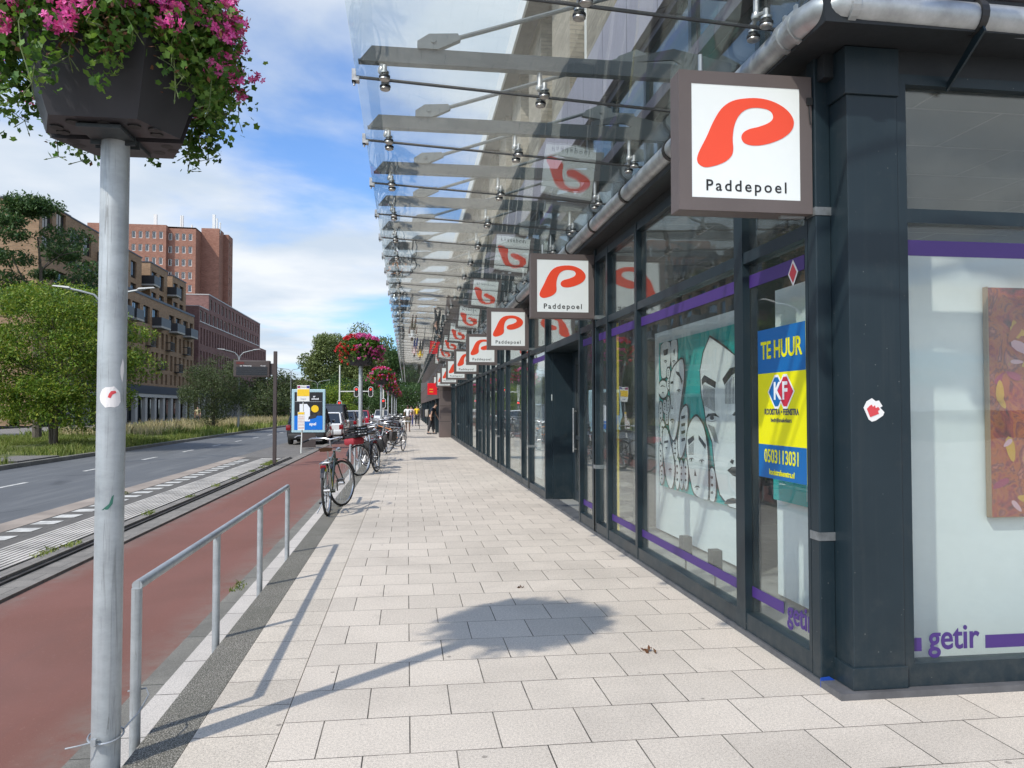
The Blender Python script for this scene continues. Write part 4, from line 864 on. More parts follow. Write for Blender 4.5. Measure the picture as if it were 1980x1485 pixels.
lightmast('cream traffic light mast with a long arm and two hanging red signals',-6.38,75,-.2,5.6,3.08,[(-4.8,3.05),(-3.45,3.05),(-6.38,1.75)])
lightmast('traffic light beside the path, half hidden behind the flower planters',-2.25,75,-.2,3.6,None,[(-2.25,1.95)])

# ================= CARS =================
m_tyre=M('tyre',(.018,.018,.018),.8,var=.2); m_rim=flat('rim',(.45,.46,.47),.3,.8); m_cg=flat('car_glass',(.018,.022,.025),.06,0,.8)
def car(label,loc,rz,col,kind='hatch',w=1.76,L=4.0,h=1.48,plate=True):
    t=thing('car',label,'car',loc,rz)
    paint=flat('paint_%s'%kind+str(col),col,.28,.0,.5,coat=1)
    # x forward, origin at rear on ground centre
    ds=dict(hatch=dict(belt=.90,hood=.86,roof0=.20,roof1=1.75,ws=2.75),suv=dict(belt=1.0,hood=1.0,roof0=.15,roof1=2.3,ws=2.95),van=dict(belt=1.05,hood=1.05,roof0=.08,roof1=2.9,ws=3.5))[kind]
    b=ds['belt']; hw=w/2
    st=[(0,.42,b-.08,.90),(.06,.30,b-.02,.95),(.25,.22,b,.985),(1.2,.20,b,1.0),(2.4,.20,b-.01,1.0),(3.0,.20,ds['hood'],.99),(L-.35,.20,ds['hood']-.12,.95),(L-.08,.25,ds['hood']-.26,.86),(L,.38,ds['hood']-.36,.78)]
    v=[];f=[];n=8
    for x,z0,z1,k in st:
        W_=hw*k
        for (yy,z) in ((-.86,z0),(-1.0,z0+.14),(-1.0,(z0+z1)/2+.06),(-.93,z1),(.93,z1),(1.0,(z0+z1)/2+.06),(1.0,z0+.14),(.86,z0)): v.append((x,yy*W_,z))
    for i in range(len(st)-1):
        for k in range(n): j=(k+1)%n; f.append((i*n+k,i*n+j,(i+1)*n+j,(i+1)*n+k))
    f.append(tuple(range(n))); f.append(tuple((len(st)-1)*n+k for k in range(n)))
    body=MB().add(v,f).build('body',paint,t,True,w=False)
    # greenhouse
    r0,r1,ws=ds['roof0'],ds['roof1'],ds['ws']
    g=MB(); gs=[(.06,b-.02,b-.015,.80),(r0+.18,b-.02,h-.06,.74),(r0+.5,b-.02,h-.02,.72),(r1,b-.02,h-.02,.72),(ws,b-.05,b-.03,.82)]
    v=[];f=[]
    for x,z0,z1,k in gs: v+=[(x,-hw*.91,z0),(x,-hw*k,z1),(x,hw*k,z1),(x,hw*.91,z0)]
    for i in range(len(gs)-1):
        for k in range(4): j=(k+1)%4; f.append((i*4+k,i*4+j,(i+1)*4+j,(i+1)*4+k))
    MB().add(v,f).build('windows',m_cg,t,w=False)
    MB().add([(r0+.16,-hw*.75,h-.065),(r1+.08,-hw*.735,h-.03),(r1+.08,hw*.735,h-.03),(r0+.16,hw*.75,h-.065),(r0+.3,-hw*.70,h+.0),(r1-.1,-hw*.70,h+.015),(r1-.1,hw*.70,h+.015),(r0+.3,hw*.70,h+.0)],[(0,1,2,3),(4,5,6,7),(0,1,5,4),(1,2,6,5),(2,3,7,6),(3,0,4,7)]).build('roof',paint,t,True,w=False)
    pil=MB()
    for s_ in (-1,1):
        pil.tube((.07,s_*hw*.88,b-.02),(r0+.2,s_*hw*.745,h-.05),.045,6); pil.tube((ws-.0,s_*hw*.885,b-.04),(r1+.05,s_*hw*.735,h-.03),.03,6)
        for xx in (1.15,2.0):
            if xx<r1: pil.tube((xx,s_*hw*.925,b-.02),(xx,s_*hw*.735,h-.04),.03,6)
    pil.build('pillars',paint if kind!='van' else m_rub,t,True,w=False)
    for s_ in (-1,1):
        o=MB().bbox(-.02,.12,s_*hw*.88-.11,s_*hw*.88+.11,b-.33,b-.08,.03).build('tail_light',flat('tail_red',(.22,.005,.01),.15),t,True,w=False)
        o=MB().bbox(L-.16,L-.0,s_*hw*.68-.15,s_*hw*.68+.15,ds['hood']-.34,ds['hood']-.2,.02).build('headlight',flat('head_lamp',(.6,.62,.64),.1),t,True,w=False)
        MB().bbox(ws-.35,ws-.2,s_*(hw+.08)-.07,s_*(hw+.08)+.07,b,b+.13,.03).build('wing_mirror',paint,t,True,w=False)
    bp=MB().bbox(-.07,.16,-hw*.9,hw*.9,.28,.52,.04).build('rear_bumper',paint if kind=='hatch' else m_rub,t,True,w=False)
    if plate:
        MB().box(-.082,-.072,-.26,.26,.56,.67).build('number_plate',flat('plate_yellow',(.85,.55,.02)),t,w=False)
    if kind=='suv': MB().path([(-.075,-.5,.34),(-.09,-.35,.42),(-.09,.35,.42),(-.075,.5,.34)],.03,6).build('skid_trim',m_rim,bp,True,w=False)
    for wx in (.72,L-.78):
        for s_ in (-1,1):
            o=MB().lathe([(.2,-.1),(.30,-.1),(.32,-.06),(.32,.06),(.30,.1),(.2,.1)],(wx,s_*(hw-.12),.32),20,axis='y').build('wheel',m_tyre,t,True,w=False)
            MB().lathe([(.02,.0),(.20,.02),(.21,.08)] if s_>0 else [(.21,-.08),(.20,-.02),(.02,.0)],(wx,s_*(hw-.12)+s_*.03,.32),16,axis='y').build('rim',m_rim,o,True,w=False)
    return t
N90=math.pi/2
car('dark sport utility car parked behind the advertising panel',(-4.62,36.6,-.205),N90,(.02,.02,.022),'suv',1.82,4.3,1.72)
car('white hatchback parked behind the dark car',(-4.22,42.0,-.205),N90,(.72,.73,.72),'hatch',1.68,3.7,1.47)
car('tall black van beyond the white hatchback',(-4.6,47.6,-.205),N90,(.012,.013,.015),'van',1.9,4.6,1.95)
car('dark grey car beyond the black van',(-4.35,54.5,-.205),N90,(.08,.08,.085),'hatch',1.76,4.2,1.48)
car('white car roof beyond the grey car',(-4.2,61,-.205),N90,(.7,.7,.7),'hatch',1.76,4.2,1.5)
car('red car seen between the planter poles',(-3.95,66,-.205),N90,(.4,.01,.03),'hatch',1.74,4.0,1.5)
car('white oncoming car far down the road',(-2.9,92,-.205),-N90,(.75,.75,.75),'hatch',1.76,4.2,1.48)
# ================= BICYCLES =================
m_bt=M('bike_tyre',(.018,.018,.018),.7,var=.2); m_chr=flat('chrome',(.55,.56,.57),.25,.9); m_blk=flat('bike_black',(.015,.015,.017),.35); m_spk=flat('spoke',(.5,.5,.5),.35,.8)
def MBL(): return [o for o in COL.objects if o.name=='bicycle'][0]
def bike(label,loc,rz,frame,saddle=(.02,.02,.02),crate=False,step=False,tyre=None,lean=0,front_turn=.25,rack=True,bags=None,whiteguard=False,accent=None,hb=(.55,.56,.57)):
    t=thing('bicycle',label,'bicycle',loc,group='bicycles parked along the railings',rot=(lean,0,rz))
    mf=flat('bike_paint'+str(frame),frame,.3,coat=.6)
    Rr=.345; WB=1.08
    bb=Vector((.46,0,.29)); st=Vector((.30,0,.72)); hd=Vector((.86,0,.86)); hb_=Vector((.895,0,.74)); ra=Vector((0,0,Rr)); fa=Vector((WB,0,Rr))
    f=MB().tube(bb,st,.016,8).tube(hd,hb_,.019,8).tube(bb,hb_,.019,8)
    if step: f.path([(.36,0,.55),(.5,0,.5),(.7,0,.62),(.89,0,.76)],.017,8)
    else: f.tube(st+Vector((.01,0,-.05)),hd+Vector((.005,0,-.03)),.016,8)
    for s_ in (-1,1): f.tube(bb,ra+Vector((0,s_*.06,0)),.010,6).tube(st+Vector((0,s_*.01,-.04)),ra+Vector((0,s_*.06,0)),.009,6)
    f.tube(bb+Vector((0,-.05,0)),bb+Vector((0,.05,0)),.024,8)
    fr=f.build('frame',mf,t,True,w=False)
    def wheel(c,ang,nm):
        c=Vector(c); v0=MB()
        v0.path([(c.x+math.cos(a)*.315,0,c.z+math.sin(a)*.315) for a in [k*math.pi/14 for k in range(28)]],.011,6,closed=True)
        ty=MB().path([(c.x+math.cos(a)*Rr*.965,0,c.z+math.sin(a)*Rr*.965) for a in [k*math.pi/16 for k in range(32)]],.019,8,closed=True)
        sp=MB(); 
        for k in range(24): a=k*math.pi/12; sp.tube((c.x+.02*math.cos(a+.6),.02*(-1)**k,c.z+.02*math.sin(a+.6)),(c.x+.31*math.cos(a),0,c.z+.31*math.sin(a)),.0014,3,cap=False)
        sp.tube((c.x,-.05,c.z),(c.x,.05,c.z),.022,8)
        gd=MB()
        for k in range(11):
            a0=R(15+k*12) if nm=='r' else R(20+k*12); 
            a1=a0+R(12); r_=Rr+.035
            gd.quad((c.x+r_*math.cos(a0),-.024,c.z+r_*math.sin(a0)),(c.x+r_*math.cos(a0),.024,c.z+r_*math.sin(a0)),(c.x+r_*math.cos(a1),.024,c.z+r_*math.sin(a1)),(c.x+r_*math.cos(a1),-.024,c.z+r_*math.sin(a1)))
        gm=accent if accent else (flat('guard_white',(.7,.7,.68)) if whiteguard else m_blk)
        parts=[(v0,'wheel',m_chr),(ty,'tyre',tyre or m_bt),(sp,'spokes',m_spk),(gd,'mudguard',gm)]
        if ang:
            mt=Matrix.Translation((.95,0,0))@Matrix.Rotation(ang,4,'Z')@Matrix.Translation((-.95,0,0))
            for q in parts: q[0].xf(mt)
        w_=v0.build('wheel',m_chr,t,True,w=False); ty.build('tyre',tyre or m_bt,w_,True,w=False); sp.build('spokes',m_spk,w_,w=False); gd.build('mudguard',parts[3][2],t,True,w=False)
    wheel((0,0,Rr),0,'r'); wheel((WB,0,Rr),front_turn,'f')
    mt=Matrix.Translation((.95,0,0))@Matrix.Rotation(front_turn,4,'Z')@Matrix.Translation((-.95,0,0))
    fk=MB()
    for s_ in (-1,1): fk.path([(.90,s_*.05,.72),(.95,s_*.055,.6),(WB,s_*.05,Rr)],.011,6)
    fk.box(.87,.93,-.06,.06,.71,.74); fk.xf(mt); fk.build('fork',mf,t,True,w=False)
    h=MB().tube((.86,0,.86),(.83,0,1.02),.013,8).path([(.66,-.30,1.03),(.76,-.27,1.06),(.86,-.12,1.05),(.86,0,1.03),(.86,.12,1.05),(.76,.27,1.06),(.66,.30,1.03)],.012,8); h.xf(mt)
    ho=h.build('handlebar',flat('hb'+str(hb),hb,.3,.8),t,True,w=False)
    gp=MB()
    for s_ in (-1,1): gp.tube((.70,s_*.29,1.04),(.60,s_*.31,1.015),.018,8)
    gp.xf(mt).build('grips',m_blk,ho,True,w=False); 
    lp=MB().lathe([(.02,-.03),(.04,.04)],(1.02,0,.86),10,axis='x').tube((.9,0,.86),(1.0,0,.86),.008,6); lp.xf(mt).build('headlamp',m_chr,t,True,w=False)
    sd=MB().add([(.10,-.10,.93),(.08,0,.95),(.10,.10,.93),(.22,-.09,.94),(.22,0,.955),(.22,.09,.94),(.40,-.02,.935),(.41,0,.94),(.40,.02,.935),(.12,-.08,.885),(.12,.08,.885),(.38,0,.90)],
       [(0,1,4,3),(1,2,5,4),(3,4,7,6),(4,5,8,7),(0,3,9),(2,10,5),(3,6,11,9),(5,10,11,8),(6,7,8,11),(0,9,10,2,1),(9,11,10)])
    sd.build('saddle',flat('saddle'+str(saddle),saddle,.5),t,True,w=False)
    MB().tube(st,(.26,0,.90),.012,8).build('seat_post',m_chr,t,True,w=False)
    MB().path([(.0+.0,.05,.40),(.2,.06,.33),(.50,.06,.37),(.55,.06,.30),(.5,.06,.22),(.2,.06,.26),(0,.05,.30)],.014,6,closed=True).build('chain_case',m_blk,t,True,w=False)
    pd=MB().tube(bb+Vector((0,.08,0)),bb+Vector((.05,.09,-.16)),.009,6).tube(bb+Vector((0,-.08,0)),bb+Vector((-.05,-.09,.16)),.009,6).box(.44,.58,.10,.19,.115,.14).box(.34,.48,-.19,-.10,.44,.465)
    pd.build('pedals',m_blk,t,w=False)
    if rack:
        MB().path([(.26,-.06,.74),(-.10,-.06,.73),(-.14,0,.73),(-.10,.06,.73),(.26,.06,.74)],.007,6).tube((-.05,-.06,.73),(0,-.07,.36),.006,6).tube((-.05,.06,.73),(0,.07,.36),.006,6).tube((.05,-.06,.73),(.05,.06,.73),.005,5).tube((.15,-.06,.73),(.15,.06,.73),.005,5).build('luggage_rack',m_chr if not crate else m_blk,t,True,w=False)
        MB().bbox(-.17,-.145,-.04,.04,.66,.71,.006).build('rear_light',flat('tail_red',(.22,.005,.01),.15),t,w=False)
    MB().tube((.40,.05,.28),(.32,.20,.0),.008,6).build('kickstand',m_chr,t,True,w=False)
    if crate:
        c=MB()
        for z in (.88,.94,1.0,1.06): c.box(.88,1.28,-.16,-.15,z,z+.035).box(.88,1.28,.15,.16,z,z+.035).box(.88,.89,-.16,.16,z,z+.035).box(1.27,1.28,-.16,.16,z,z+.035)
        c.box(.88,1.28,-.16,.16,.865,.88)
        for x in (.88,1.08,1.265): c.box(x,x+.015,-.163,-.149,.865,1.095).box(x,x+.015,.149,.163,.865,1.095)
        c.xf(mt); c.build('front_crate',m_blk,t,w=False)
    if bags:
        mb=MB()
        for s_ in (-1,1): mb.bbox(-.16,.20,s_*.14-.06,s_*.14+.06,.40,.72,.03)
        mb.build('pannier_bags',flat('bag'+str(bags),bags,.7),t,True,w=False)
    return t
bike('black bicycle with a brown saddle and green yellow trim, nearest to the camera',(-1.09,11.05,0),N90-.06,(.02,.03,.02),saddle=(.10,.045,.02),lean=-.06,front_turn=-.45)
MB().box(-.12,-.06,-.03,.03,.62,.70).build('lime_light_bracket',flat('guard_lime',(.55,.62,.05),.4),MBL(),w=False)
MB().tube((.47,0,.36),(.34,0,.62),.021,8).build('lime_tape',flat('guard_lime',(.55,.62,.05),.4),MBL(),w=False)
MBt=thing
b2=bike('black bicycle with a front crate and red bag, second along the railing',(-.70,18.5,0),-N90-.24,(.012,.012,.014),crate=True,lean=.12,front_turn=-.5)
MB().bbox(.95,1.30,-.20,.12,.70,.86,.05).xf(Matrix.Translation((.95,0,0))@Matrix.Rotation(-.5,4,'Z')@Matrix.Translation((-.95,0,0))).build('red_bag',flat('red_cloth',(.28,.02,.03),.7),b2,True,w=False)
bike('white and black step-through bicycle beside the crate bicycle',(-.72,19.3,0),N90+.25,(.6,.6,.6),step=True,lean=-.14,bags=(.03,.03,.03))
bike('dark bicycle with panniers and white front, fourth in the row',(-.80,22.1,0),N90+.15,(.05,.05,.055),lean=.05,bags=(.05,.045,.045),whiteguard=True)
bike('silver grey bicycle behind the panniers bicycle',(-.95,24.6,0),N90-.3,(.35,.36,.37),lean=-.1,step=True)
bike('orange bicycle standing across the pavement edge, wheel toward the shop side',(-.35,30.4,0),math.pi-.25,(.62,.20,.02),lean=.05,front_turn=.3)
bike('black bicycle standing crosswise behind the orange one',(-.55,31.6,0),math.pi+.2,(.02,.02,.02),lean=-.05)
b3=[o for o in COL.objects if o.name=='bicycle.002'][0]; b4=[o for o in COL.objects if o.name=='bicycle.003'][0]; b5=[o for o in COL.objects if o.name=='bicycle.004'][0]
dup(b5,loc=(-.88,20.7,0),rot=(-.12,0,N90+.35),label='silver grey bicycle squeezed between the step-through and the panniers bicycle')
dup(b4,loc=(-.62,26.4,0),rot=(.06,0,N90-.5),label='dark panniers bicycle in front of the orange bicycle')
dup(b3,loc=(-.95,28.2,0),rot=(-.08,0,N90+.2),label='step-through bicycle nearest the orange bicycle')
dup(b5,loc=(-.8,33.6,0),rot=(-.05,0,2.3),label='silver bicycle just beyond the orange bicycle')
bk=[bike('dark bicycle in the far cluster by the planter poles, nearest of them',(-.75,38.5,0),2.2,(.03,.03,.035),lean=.05),bike('blue grey bicycle in the far cluster',(-.5,40.0,0),1.2,(.08,.12,.16),lean=-.08,bags=(.03,.03,.04))]
fl=['second dark bicycle in the far cluster','third dark bicycle in the far cluster','grey bicycle at the back of the far cluster','dark bicycle leaning past the far cluster','farthest dark bicycle on the pavement edge','last bicycle but one on the pavement edge']
for i,(x,y,a) in enumerate(((-.85,41.2,1.9),(-.6,42.3,2.6),(-.9,43.4,1.3),(-.7,47.5,1.9),(-.8,58,1.4),(-.75,54,2.0))): dup(bk[i%2],loc=(x,y,0),rot=(.05*(-1)**i,0,a),label=fl[i])

# ================= PEOPLE =================
m_skin=flat('skin',(.45,.27,.19),.6); m_skin2=flat('skin_dark',(.16,.085,.055),.6); m_hair=flat('hair',(.03,.02,.015),.7)
def skin(verts,edges,radii,sub=2,rootv=0):
    me=bpy.data.meshes.new('b'); me.from_pydata(verts,edges,[]); o=bpy.data.objects.new('b',me); COL.objects.link(o)
    md=o.modifiers.new('s','SKIN'); md.use_smooth_shade=True
    for i,r_ in enumerate(radii):
        sv=me.skin_vertices[0].data[i]; sv.radius=(r_,r_) if not isinstance(r_,tuple) else r_; sv.use_root=(i==rootv)
    ss=o.modifiers.new('u','SUBSURF'); ss.levels=sub; ss.render_levels=sub
    bpy.context.view_layer.update(); dg=bpy.context.evaluated_depsgraph_get()
    m2=bpy.data.meshes.new_from_object(o.evaluated_get(dg)); bpy.data.objects.remove(o); 
    m2.polygons.foreach_set('use_smooth',[True]*len(m2.polygons)); return m2
def person(label,loc,rz,top,legs,skinm,h=1.72,stride=.18,lean=0,short=True,shorts=True,bend=0,armf=.1,bag=None,hair=m_hair):
    t=thing('person',label,'person',loc,rz); k=h/1.75
    L=lean; z=lambda v:v*k
    V=[(0,0,.95),(0,.0,1.12),(0+L*.3,0,1.32),(L*.5,0,1.46),(L*.65,0,1.52),(L*.8+.01,0,1.60),(L*.85+.01,0,1.68)]
    E=[(0,1),(1,2),(2,3),(3,4),(4,5),(5,6)]; Rd=[(.13,.10),(.12,.09),(.15,.10),(.10,.07),(.05,.05),(.075,.085),(.06,.07)]
    for s_ in (-1,1):
        i=len(V); a=armf*s_
        V+=[(L*.45,s_*.19,1.42),(L*.4+a*.4,s_*.235,1.15),(L*.4+a*1.3+.05,s_*.25,.92),(L*.4+a*1.6+.08,s_*.25,.84)]; E+=[(3,i),(i,i+1),(i+1,i+2),(i+2,i+3)]; Rd+=[.055,.042,.03,.035]
        # fingers
        for q in range(4): V.append((L*.4+a*1.6+.07+.018*q,s_*.25,.765-.006*abs(q-1.5))); E.append((i+3,len(V)-1)); Rd.append(.010)
        V.append((L*.4+a*1.6+.13,s_*.235,.80)); E.append((i+3,len(V)-1)); Rd.append(.010)
        i=len(V); f_=stride*s_
        V+=[(0,s_*.095,.88),(f_*.55+.02,s_*.10,.48),(f_-.03 if f_<0 else f_*.9,s_*.10,.09 if f_>=0 else .12),(f_+.12,s_*.11,.04 if f_>=0 else .05)]; E+=[(0,i),(i,i+1),(i+1,i+2),(i+2,i+3)]; Rd+=[.088,.058,.038,(.04,.03)]
    V=[(x*k,y*k,zz_*k) for x,y,zz_ in V]; Rd=[tuple(q*k for q in r_) if isinstance(r_,tuple) else r_*k for r_ in Rd]
    me=skin(V,E,Rd,2); me.name='body'; me.materials.clear(); me.materials.append(skinm); link('body',me,t)
    # clothes: inflated skins over the torso and legs
    tv=[0,1,2,3]; VV=[V[i] for i in tv]; EE=[(0,1),(1,2),(2,3)]; RR=[(.155*k,.12*k),(.15*k,.115*k),(.175*k,.12*k),(.11*k,.085*k)]
    ai=[i for i,v in enumerate(V) if abs(abs(v[1])-.19*k)<1e-4]
    for i in ai:
        j=len(VV); VV.append(V[i]); VV.append(tuple(V[i][c]*.45+V[i+1][c]*.55 for c in range(3))); EE+=[(3,j),(j,j+1)]; RR+=[.072*k,.068*k]
    me=skin(VV,EE,RR,2); me.materials.clear(); me.materials.append(top); link('shirt',me,t)
    li=[i for i,v in enumerate(V) if abs(abs(v[1])-.095*k)<1e-4]
    VV=[V[0]];EE=[];RR=[(.15*k,.115*k)]
    for i in li:
        j=len(VV); VV.append(V[i]); VV.append(V[i+1]); EE+=[(0,j),(j,j+1)]; RR+=[.105*k,.085*k]
        if not shorts: VV.append(V[i+2]); EE.append((j+1,j+2)); RR.append(.055*k)
    me=skin(VV,EE,RR,2); me.materials.clear(); me.materials.append(legs); link('shorts' if shorts else 'trousers',me,t)
    hd=Vector(V[6]); MB().lathe([(.02,-.055),(.080,-.04),(.092,.0),(.075,.05),(.03,.075)],(hd.x-.015*k,hd.y,hd.z+.015*k),14).build('hair',hair,t,True,w=False)
    fc=MB()
    for s_ in (-1,1): fc.lathe([(.004,0),(.011,.006),(.004,.012)],(hd.x+.075*k,s_*.032*k,hd.z-.03*k),8,axis='x')
    fc.box(hd.x+.07*k,hd.x+.08*k,-.025*k,.025*k,hd.z-.105*k,hd.z-.098*k); fc.build('face_details',m_hair,t,w=False)
    sh=MB()
    for i in li: p_=V[i+3]; sh.bbox(p_[0]-.20*k,p_[0]+.07*k,p_[1]-.05*k,p_[1]+.05*k,.0,.085*k,.02)
    sh.build('shoes',flat('shoe',(.05,.05,.055)),t,True,w=False)
    if bag: MB().bbox(-.33,-.12,-.16,.16,1.0,1.42,.05).build('backpack',bag,t,True,w=False)
    return t
person('man in a white t-shirt and khaki shorts walking toward the camera',(.06,49.6,0),-N90+.05,flat('white_shirt',(.72,.72,.72),.8),flat('khaki',(.14,.12,.08),.8),m_skin2,1.68,.2)
person('man in a dark t-shirt with a grey backpack by the brown column',(1.38,44.6,0),-.35,flat('navy_shirt',(.02,.025,.035),.8),flat('dark_trousers',(.04,.04,.045),.8),m_skin,1.80,.12,lean=.35,shorts=False,bag=flat('grey_bag',(.3,.28,.25),.8))
person('farther person in a yellow top beside the shops',(.85,66,0),-N90,flat('yellow_shirt',(.8,.55,.02),.8),flat('dark_trousers',(.04,.04,.045),.8),m_skin,1.7,.15,shorts=False)
person('farther person in a pale pink top and blue trousers beside the shops',(.35,64,0),-N90,flat('pink_shirt',(.7,.5,.5),.8),flat('blue_trousers',(.03,.04,.15),.8),m_skin,1.66,.2,shorts=False)
person('distant person on the far pavement left of the road',(-17.5,68,-.05),-N90,flat('beige_shirt',(.5,.42,.25),.8),flat('dark_trousers',(.04,.04,.045),.8),m_skin,1.7,.15,shorts=False)

# ================= BROWN SHOP BLOCK AT THE END =================
m_brn=slabmat('brown_cladding',(.125,.095,.088),50,.9,.012,dirt=.1)
s=N('brown_clad'); p=s.pos(); q=s.add('ShaderNodeSeparateXYZ'); s.l.new(p,q.inputs[0]); zf=s.math('FRACT',s.math('MULTIPLY',q.outputs[2],1.25)); c=s.mix(s.math('LESS_THAN',zf,.03),(.125,.095,.088),(.04,.03,.03)); s.bsdf(c,.6); m_brn=s.m
t=thing('brown_shop_block','brown clad shop block with a dark recessed front beyond the glass facade','building',(1.7,39.5,0))
MB().box(1.66,2.6,39.41,40.6,-.05,3.3).build('corner_pier',m_brn,t)
MB().box(1.70,1.95,40.6,95,2.05,3.45).build('fascia',m_brn,t)
for y in (47,54,61,68,75,82,89): MB().box(1.72,2.0,y,y+.5,-.05,2.05).build('pier',m_steel,t)
MB().box(2.2,2.3,40.6,95,-.05,2.9).build('shop_glazing',m_steel,t)
for y in range(41,94,2): MB().box(2.19,2.198,y+.1,y+1.9,.2,2.0).build('window_pane',m_cg,t)
MB().box(1.7,9,95,96,-.05,6).build('end_wall',m_intd,t)
t=thing('shop_sign','red projecting shop sign with a yellow mark under the far canopy','sign',(1.35,42.0,2.25))
MB().bbox(1.10,1.62,41.95,42.05,2.22,2.85,.01).build('sign_box',flat('red_box',(.72,.01,.02),.4,emis=(.8,.01,.02),es=.1),t)
MB().box(1.2,1.4,41.942,41.948,2.5,2.54).box(1.2,1.4,41.942,41.948,2.36,2.40).build('yellow_bars',flat('plate_yellow',(.85,.55,.02)),t)
MB().box(1.62,1.72,41.98,42.02,2.5,2.56).build('sign_bracket',m_steel,t)
t=thing('clothes_rack','black rack of goods outside the far shops','rack',(1.15,56,0))
MB().tube((.9,56,0),(.9,56,1.5),.02,6).tube((1.5,56,0),(1.5,56,1.5),.02,6).tube((.9,56,1.5),(1.5,56,1.5),.02,6).tube((.9,55.8,.02),(.9,56.2,.02),.02,6).tube((1.5,55.8,.02),(1.5,56.2,.02),.02,6).build('rack_frame',m_blk,t)
for i in range(7): MB().bbox(.93+.08*i,.98+.08*i,55.8,56.2,.75+.05*(i%3),1.44,.015).build('garment',m_blk if i%3 else flat('dark_cloth',(.05,.05,.07),.8),t)

# ================= FAR BUILDINGS =================
def facade(mb,org,ud,W_,z0,z1,ops,depth,inward):
    """wall with holes. org (x,y), ud unit dir (x,y), ops=(u0,u1,z0,z1); reveals go inward (x,y)"""
    us=sorted({0,W_}|{round(o[0],3) for o in ops}|{round(o[1],3) for o in ops}); zs=sorted({z0,z1}|{round(o[2],3) for o in ops}|{round(o[3],3) for o in ops})
    us=[u for u in us if 0<=u<=W_]; zs=[z for z in zs if z0<=z<=z1]
    def P_(u,z,d=0): return (org[0]+ud[0]*u+inward[0]*d,org[1]+ud[1]*u+inward[1]*d,z)
    idx={}
    def vi(u,z):
        if (u,z) not in idx: idx[(u,z)]=len(mb.v); mb.v.append(P_(u,z))
        return idx[(u,z)]
    for i in range(len(us)-1):
        for j in range(len(zs)-1):
            cu=(us[i]+us[i+1])/2; cz_=(zs[j]+zs[j+1])/2
            if any(o[0]<cu<o[1] and o[2]<cz_<o[3] for o in ops): continue
            mb.f.append((vi(us[i],zs[j]),vi(us[i+1],zs[j]),vi(us[i+1],zs[j+1]),vi(us[i],zs[j+1]))); mb.m.append(0)
    for (a,b,c,d) in [o[:4] for o in ops]:
        mb.quad(P_(a,c),P_(a,c,depth),P_(a,d,depth),P_(a,d)); mb.quad(P_(b,c),P_(b,c,depth),P_(b,d,depth),P_(b,d))
        mb.quad(P_(a,c),P_(b,c),P_(b,c,depth),P_(a,c,depth)); mb.quad(P_(a,d),P_(b,d),P_(b,d,depth),P_(a,d,depth))
m_fr=flat('frame_dark',(.02,.02,.022),.5); m_frw=flat('frame_white',(.68,.68,.66),.5); m_wing=flat('window_reflect',(.02,.026,.032),.04,0,1.0); m_cur=flat('curtain',(.45,.47,.48),.8)
WC={}
def windows(parent,org,ud,ops,depth,inward,frame,cap=90,split=2,fw=.06,curt=True,name='window'):
    """one window object (frame, panes as sub-part) per opening"""
    rest=MB(); n=0
    for o in ops:
        a,b,c,d=o[:4]; w_=round(b-a,2); h_=round(d-c,2); key=(w_,h_,ud,frame.name,split,inward)
        r_=rnd.random()<.45 and curt
        if key not in WC:
            def P_(u,z,dd): return (ud[0]*u+inward[0]*dd,ud[1]*u+inward[1]*dd,z)
            def bx(m,u0,u1,z0,z1,d0,d1): m.add([P_(u0,z0,d0),P_(u1,z0,d0),P_(u1,z0,d1),P_(u0,z0,d1),P_(u0,z1,d0),P_(u1,z1,d0),P_(u1,z1,d1),P_(u0,z1,d1)],[(0,3,2,1),(4,5,6,7),(0,1,5,4),(1,2,6,5),(2,3,7,6),(3,0,4,7)])
            f=MB(); bx(f,0,w_,0,fw,0,.06); bx(f,0,w_,h_-fw,h_,0,.06); bx(f,0,fw,fw,h_-fw,0,.06); bx(f,w_-fw,w_,fw,h_-fw,0,.06)
            for k in range(1,split): bx(f,w_*k/split-fw/2,w_*k/split+fw/2,fw,h_-fw,0,.06)
            g=MB(); bx(g,fw,w_-fw,fw,h_-fw,.025,.05)
            cu=MB(); bx(cu,w_*.12,w_*.36,fw,h_-fw,.012,.02)
            WC[key]=(f.mesh(name,frame),g.mesh('pane',m_wing),cu.mesh('curtain',m_cur))
        me=WC[key]; p=root(parent).location; dp=depth-.1
        loc=(org[0]+ud[0]*a+inward[0]*dp-p.x,org[1]+ud[1]*a+inward[1]*dp-p.y,c-p.z)
        if n<cap:
            wo=link(name,me[0],parent,loc=loc); link('pane',me[1],wo)
            if r_: link('curtain',me[2],wo)
        else:
            lo=Vector(loc)+p
            for q in (me[0],me[1]):
                st=len(rest.v); rest.add([Vector(v.co)+lo for v in q.vertices],[tuple(f.vertices) for f in q.polygons],0 if q is me[0] else 1)
        n+=1
    if rest.v:
        o=rest.build(name,[frame,m_wing],parent); o['kind']='stuff'
m_b1=brick('apartment_brick',(.24,.15,.085),(.34,.22,.13),(.22,.17,.13),bw=.42,rh=.13,ms=.014,stain=.3,big=.5)
m_b2=brick('tower_brick',(.25,.11,.075),(.35,.175,.125),(.24,.16,.13),bw=.5,rh=.16,ms=.016,stain=.35,big=.3)
m_b3=brick('purple_brick',(.17,.085,.075),(.25,.135,.12),(.17,.12,.11),bw=.5,rh=.16,ms=.016,stain=.35,big=.3)
m_conc=flat('pale_concrete',(.42,.41,.38),.8); m_navy=flat('navy_fascia',(.012,.014,.03),.5)
m_bal=flat('balcony_grey',(.035,.036,.04),.5); m_slab=flat('balcony_slab',(.36,.35,.32),.8)
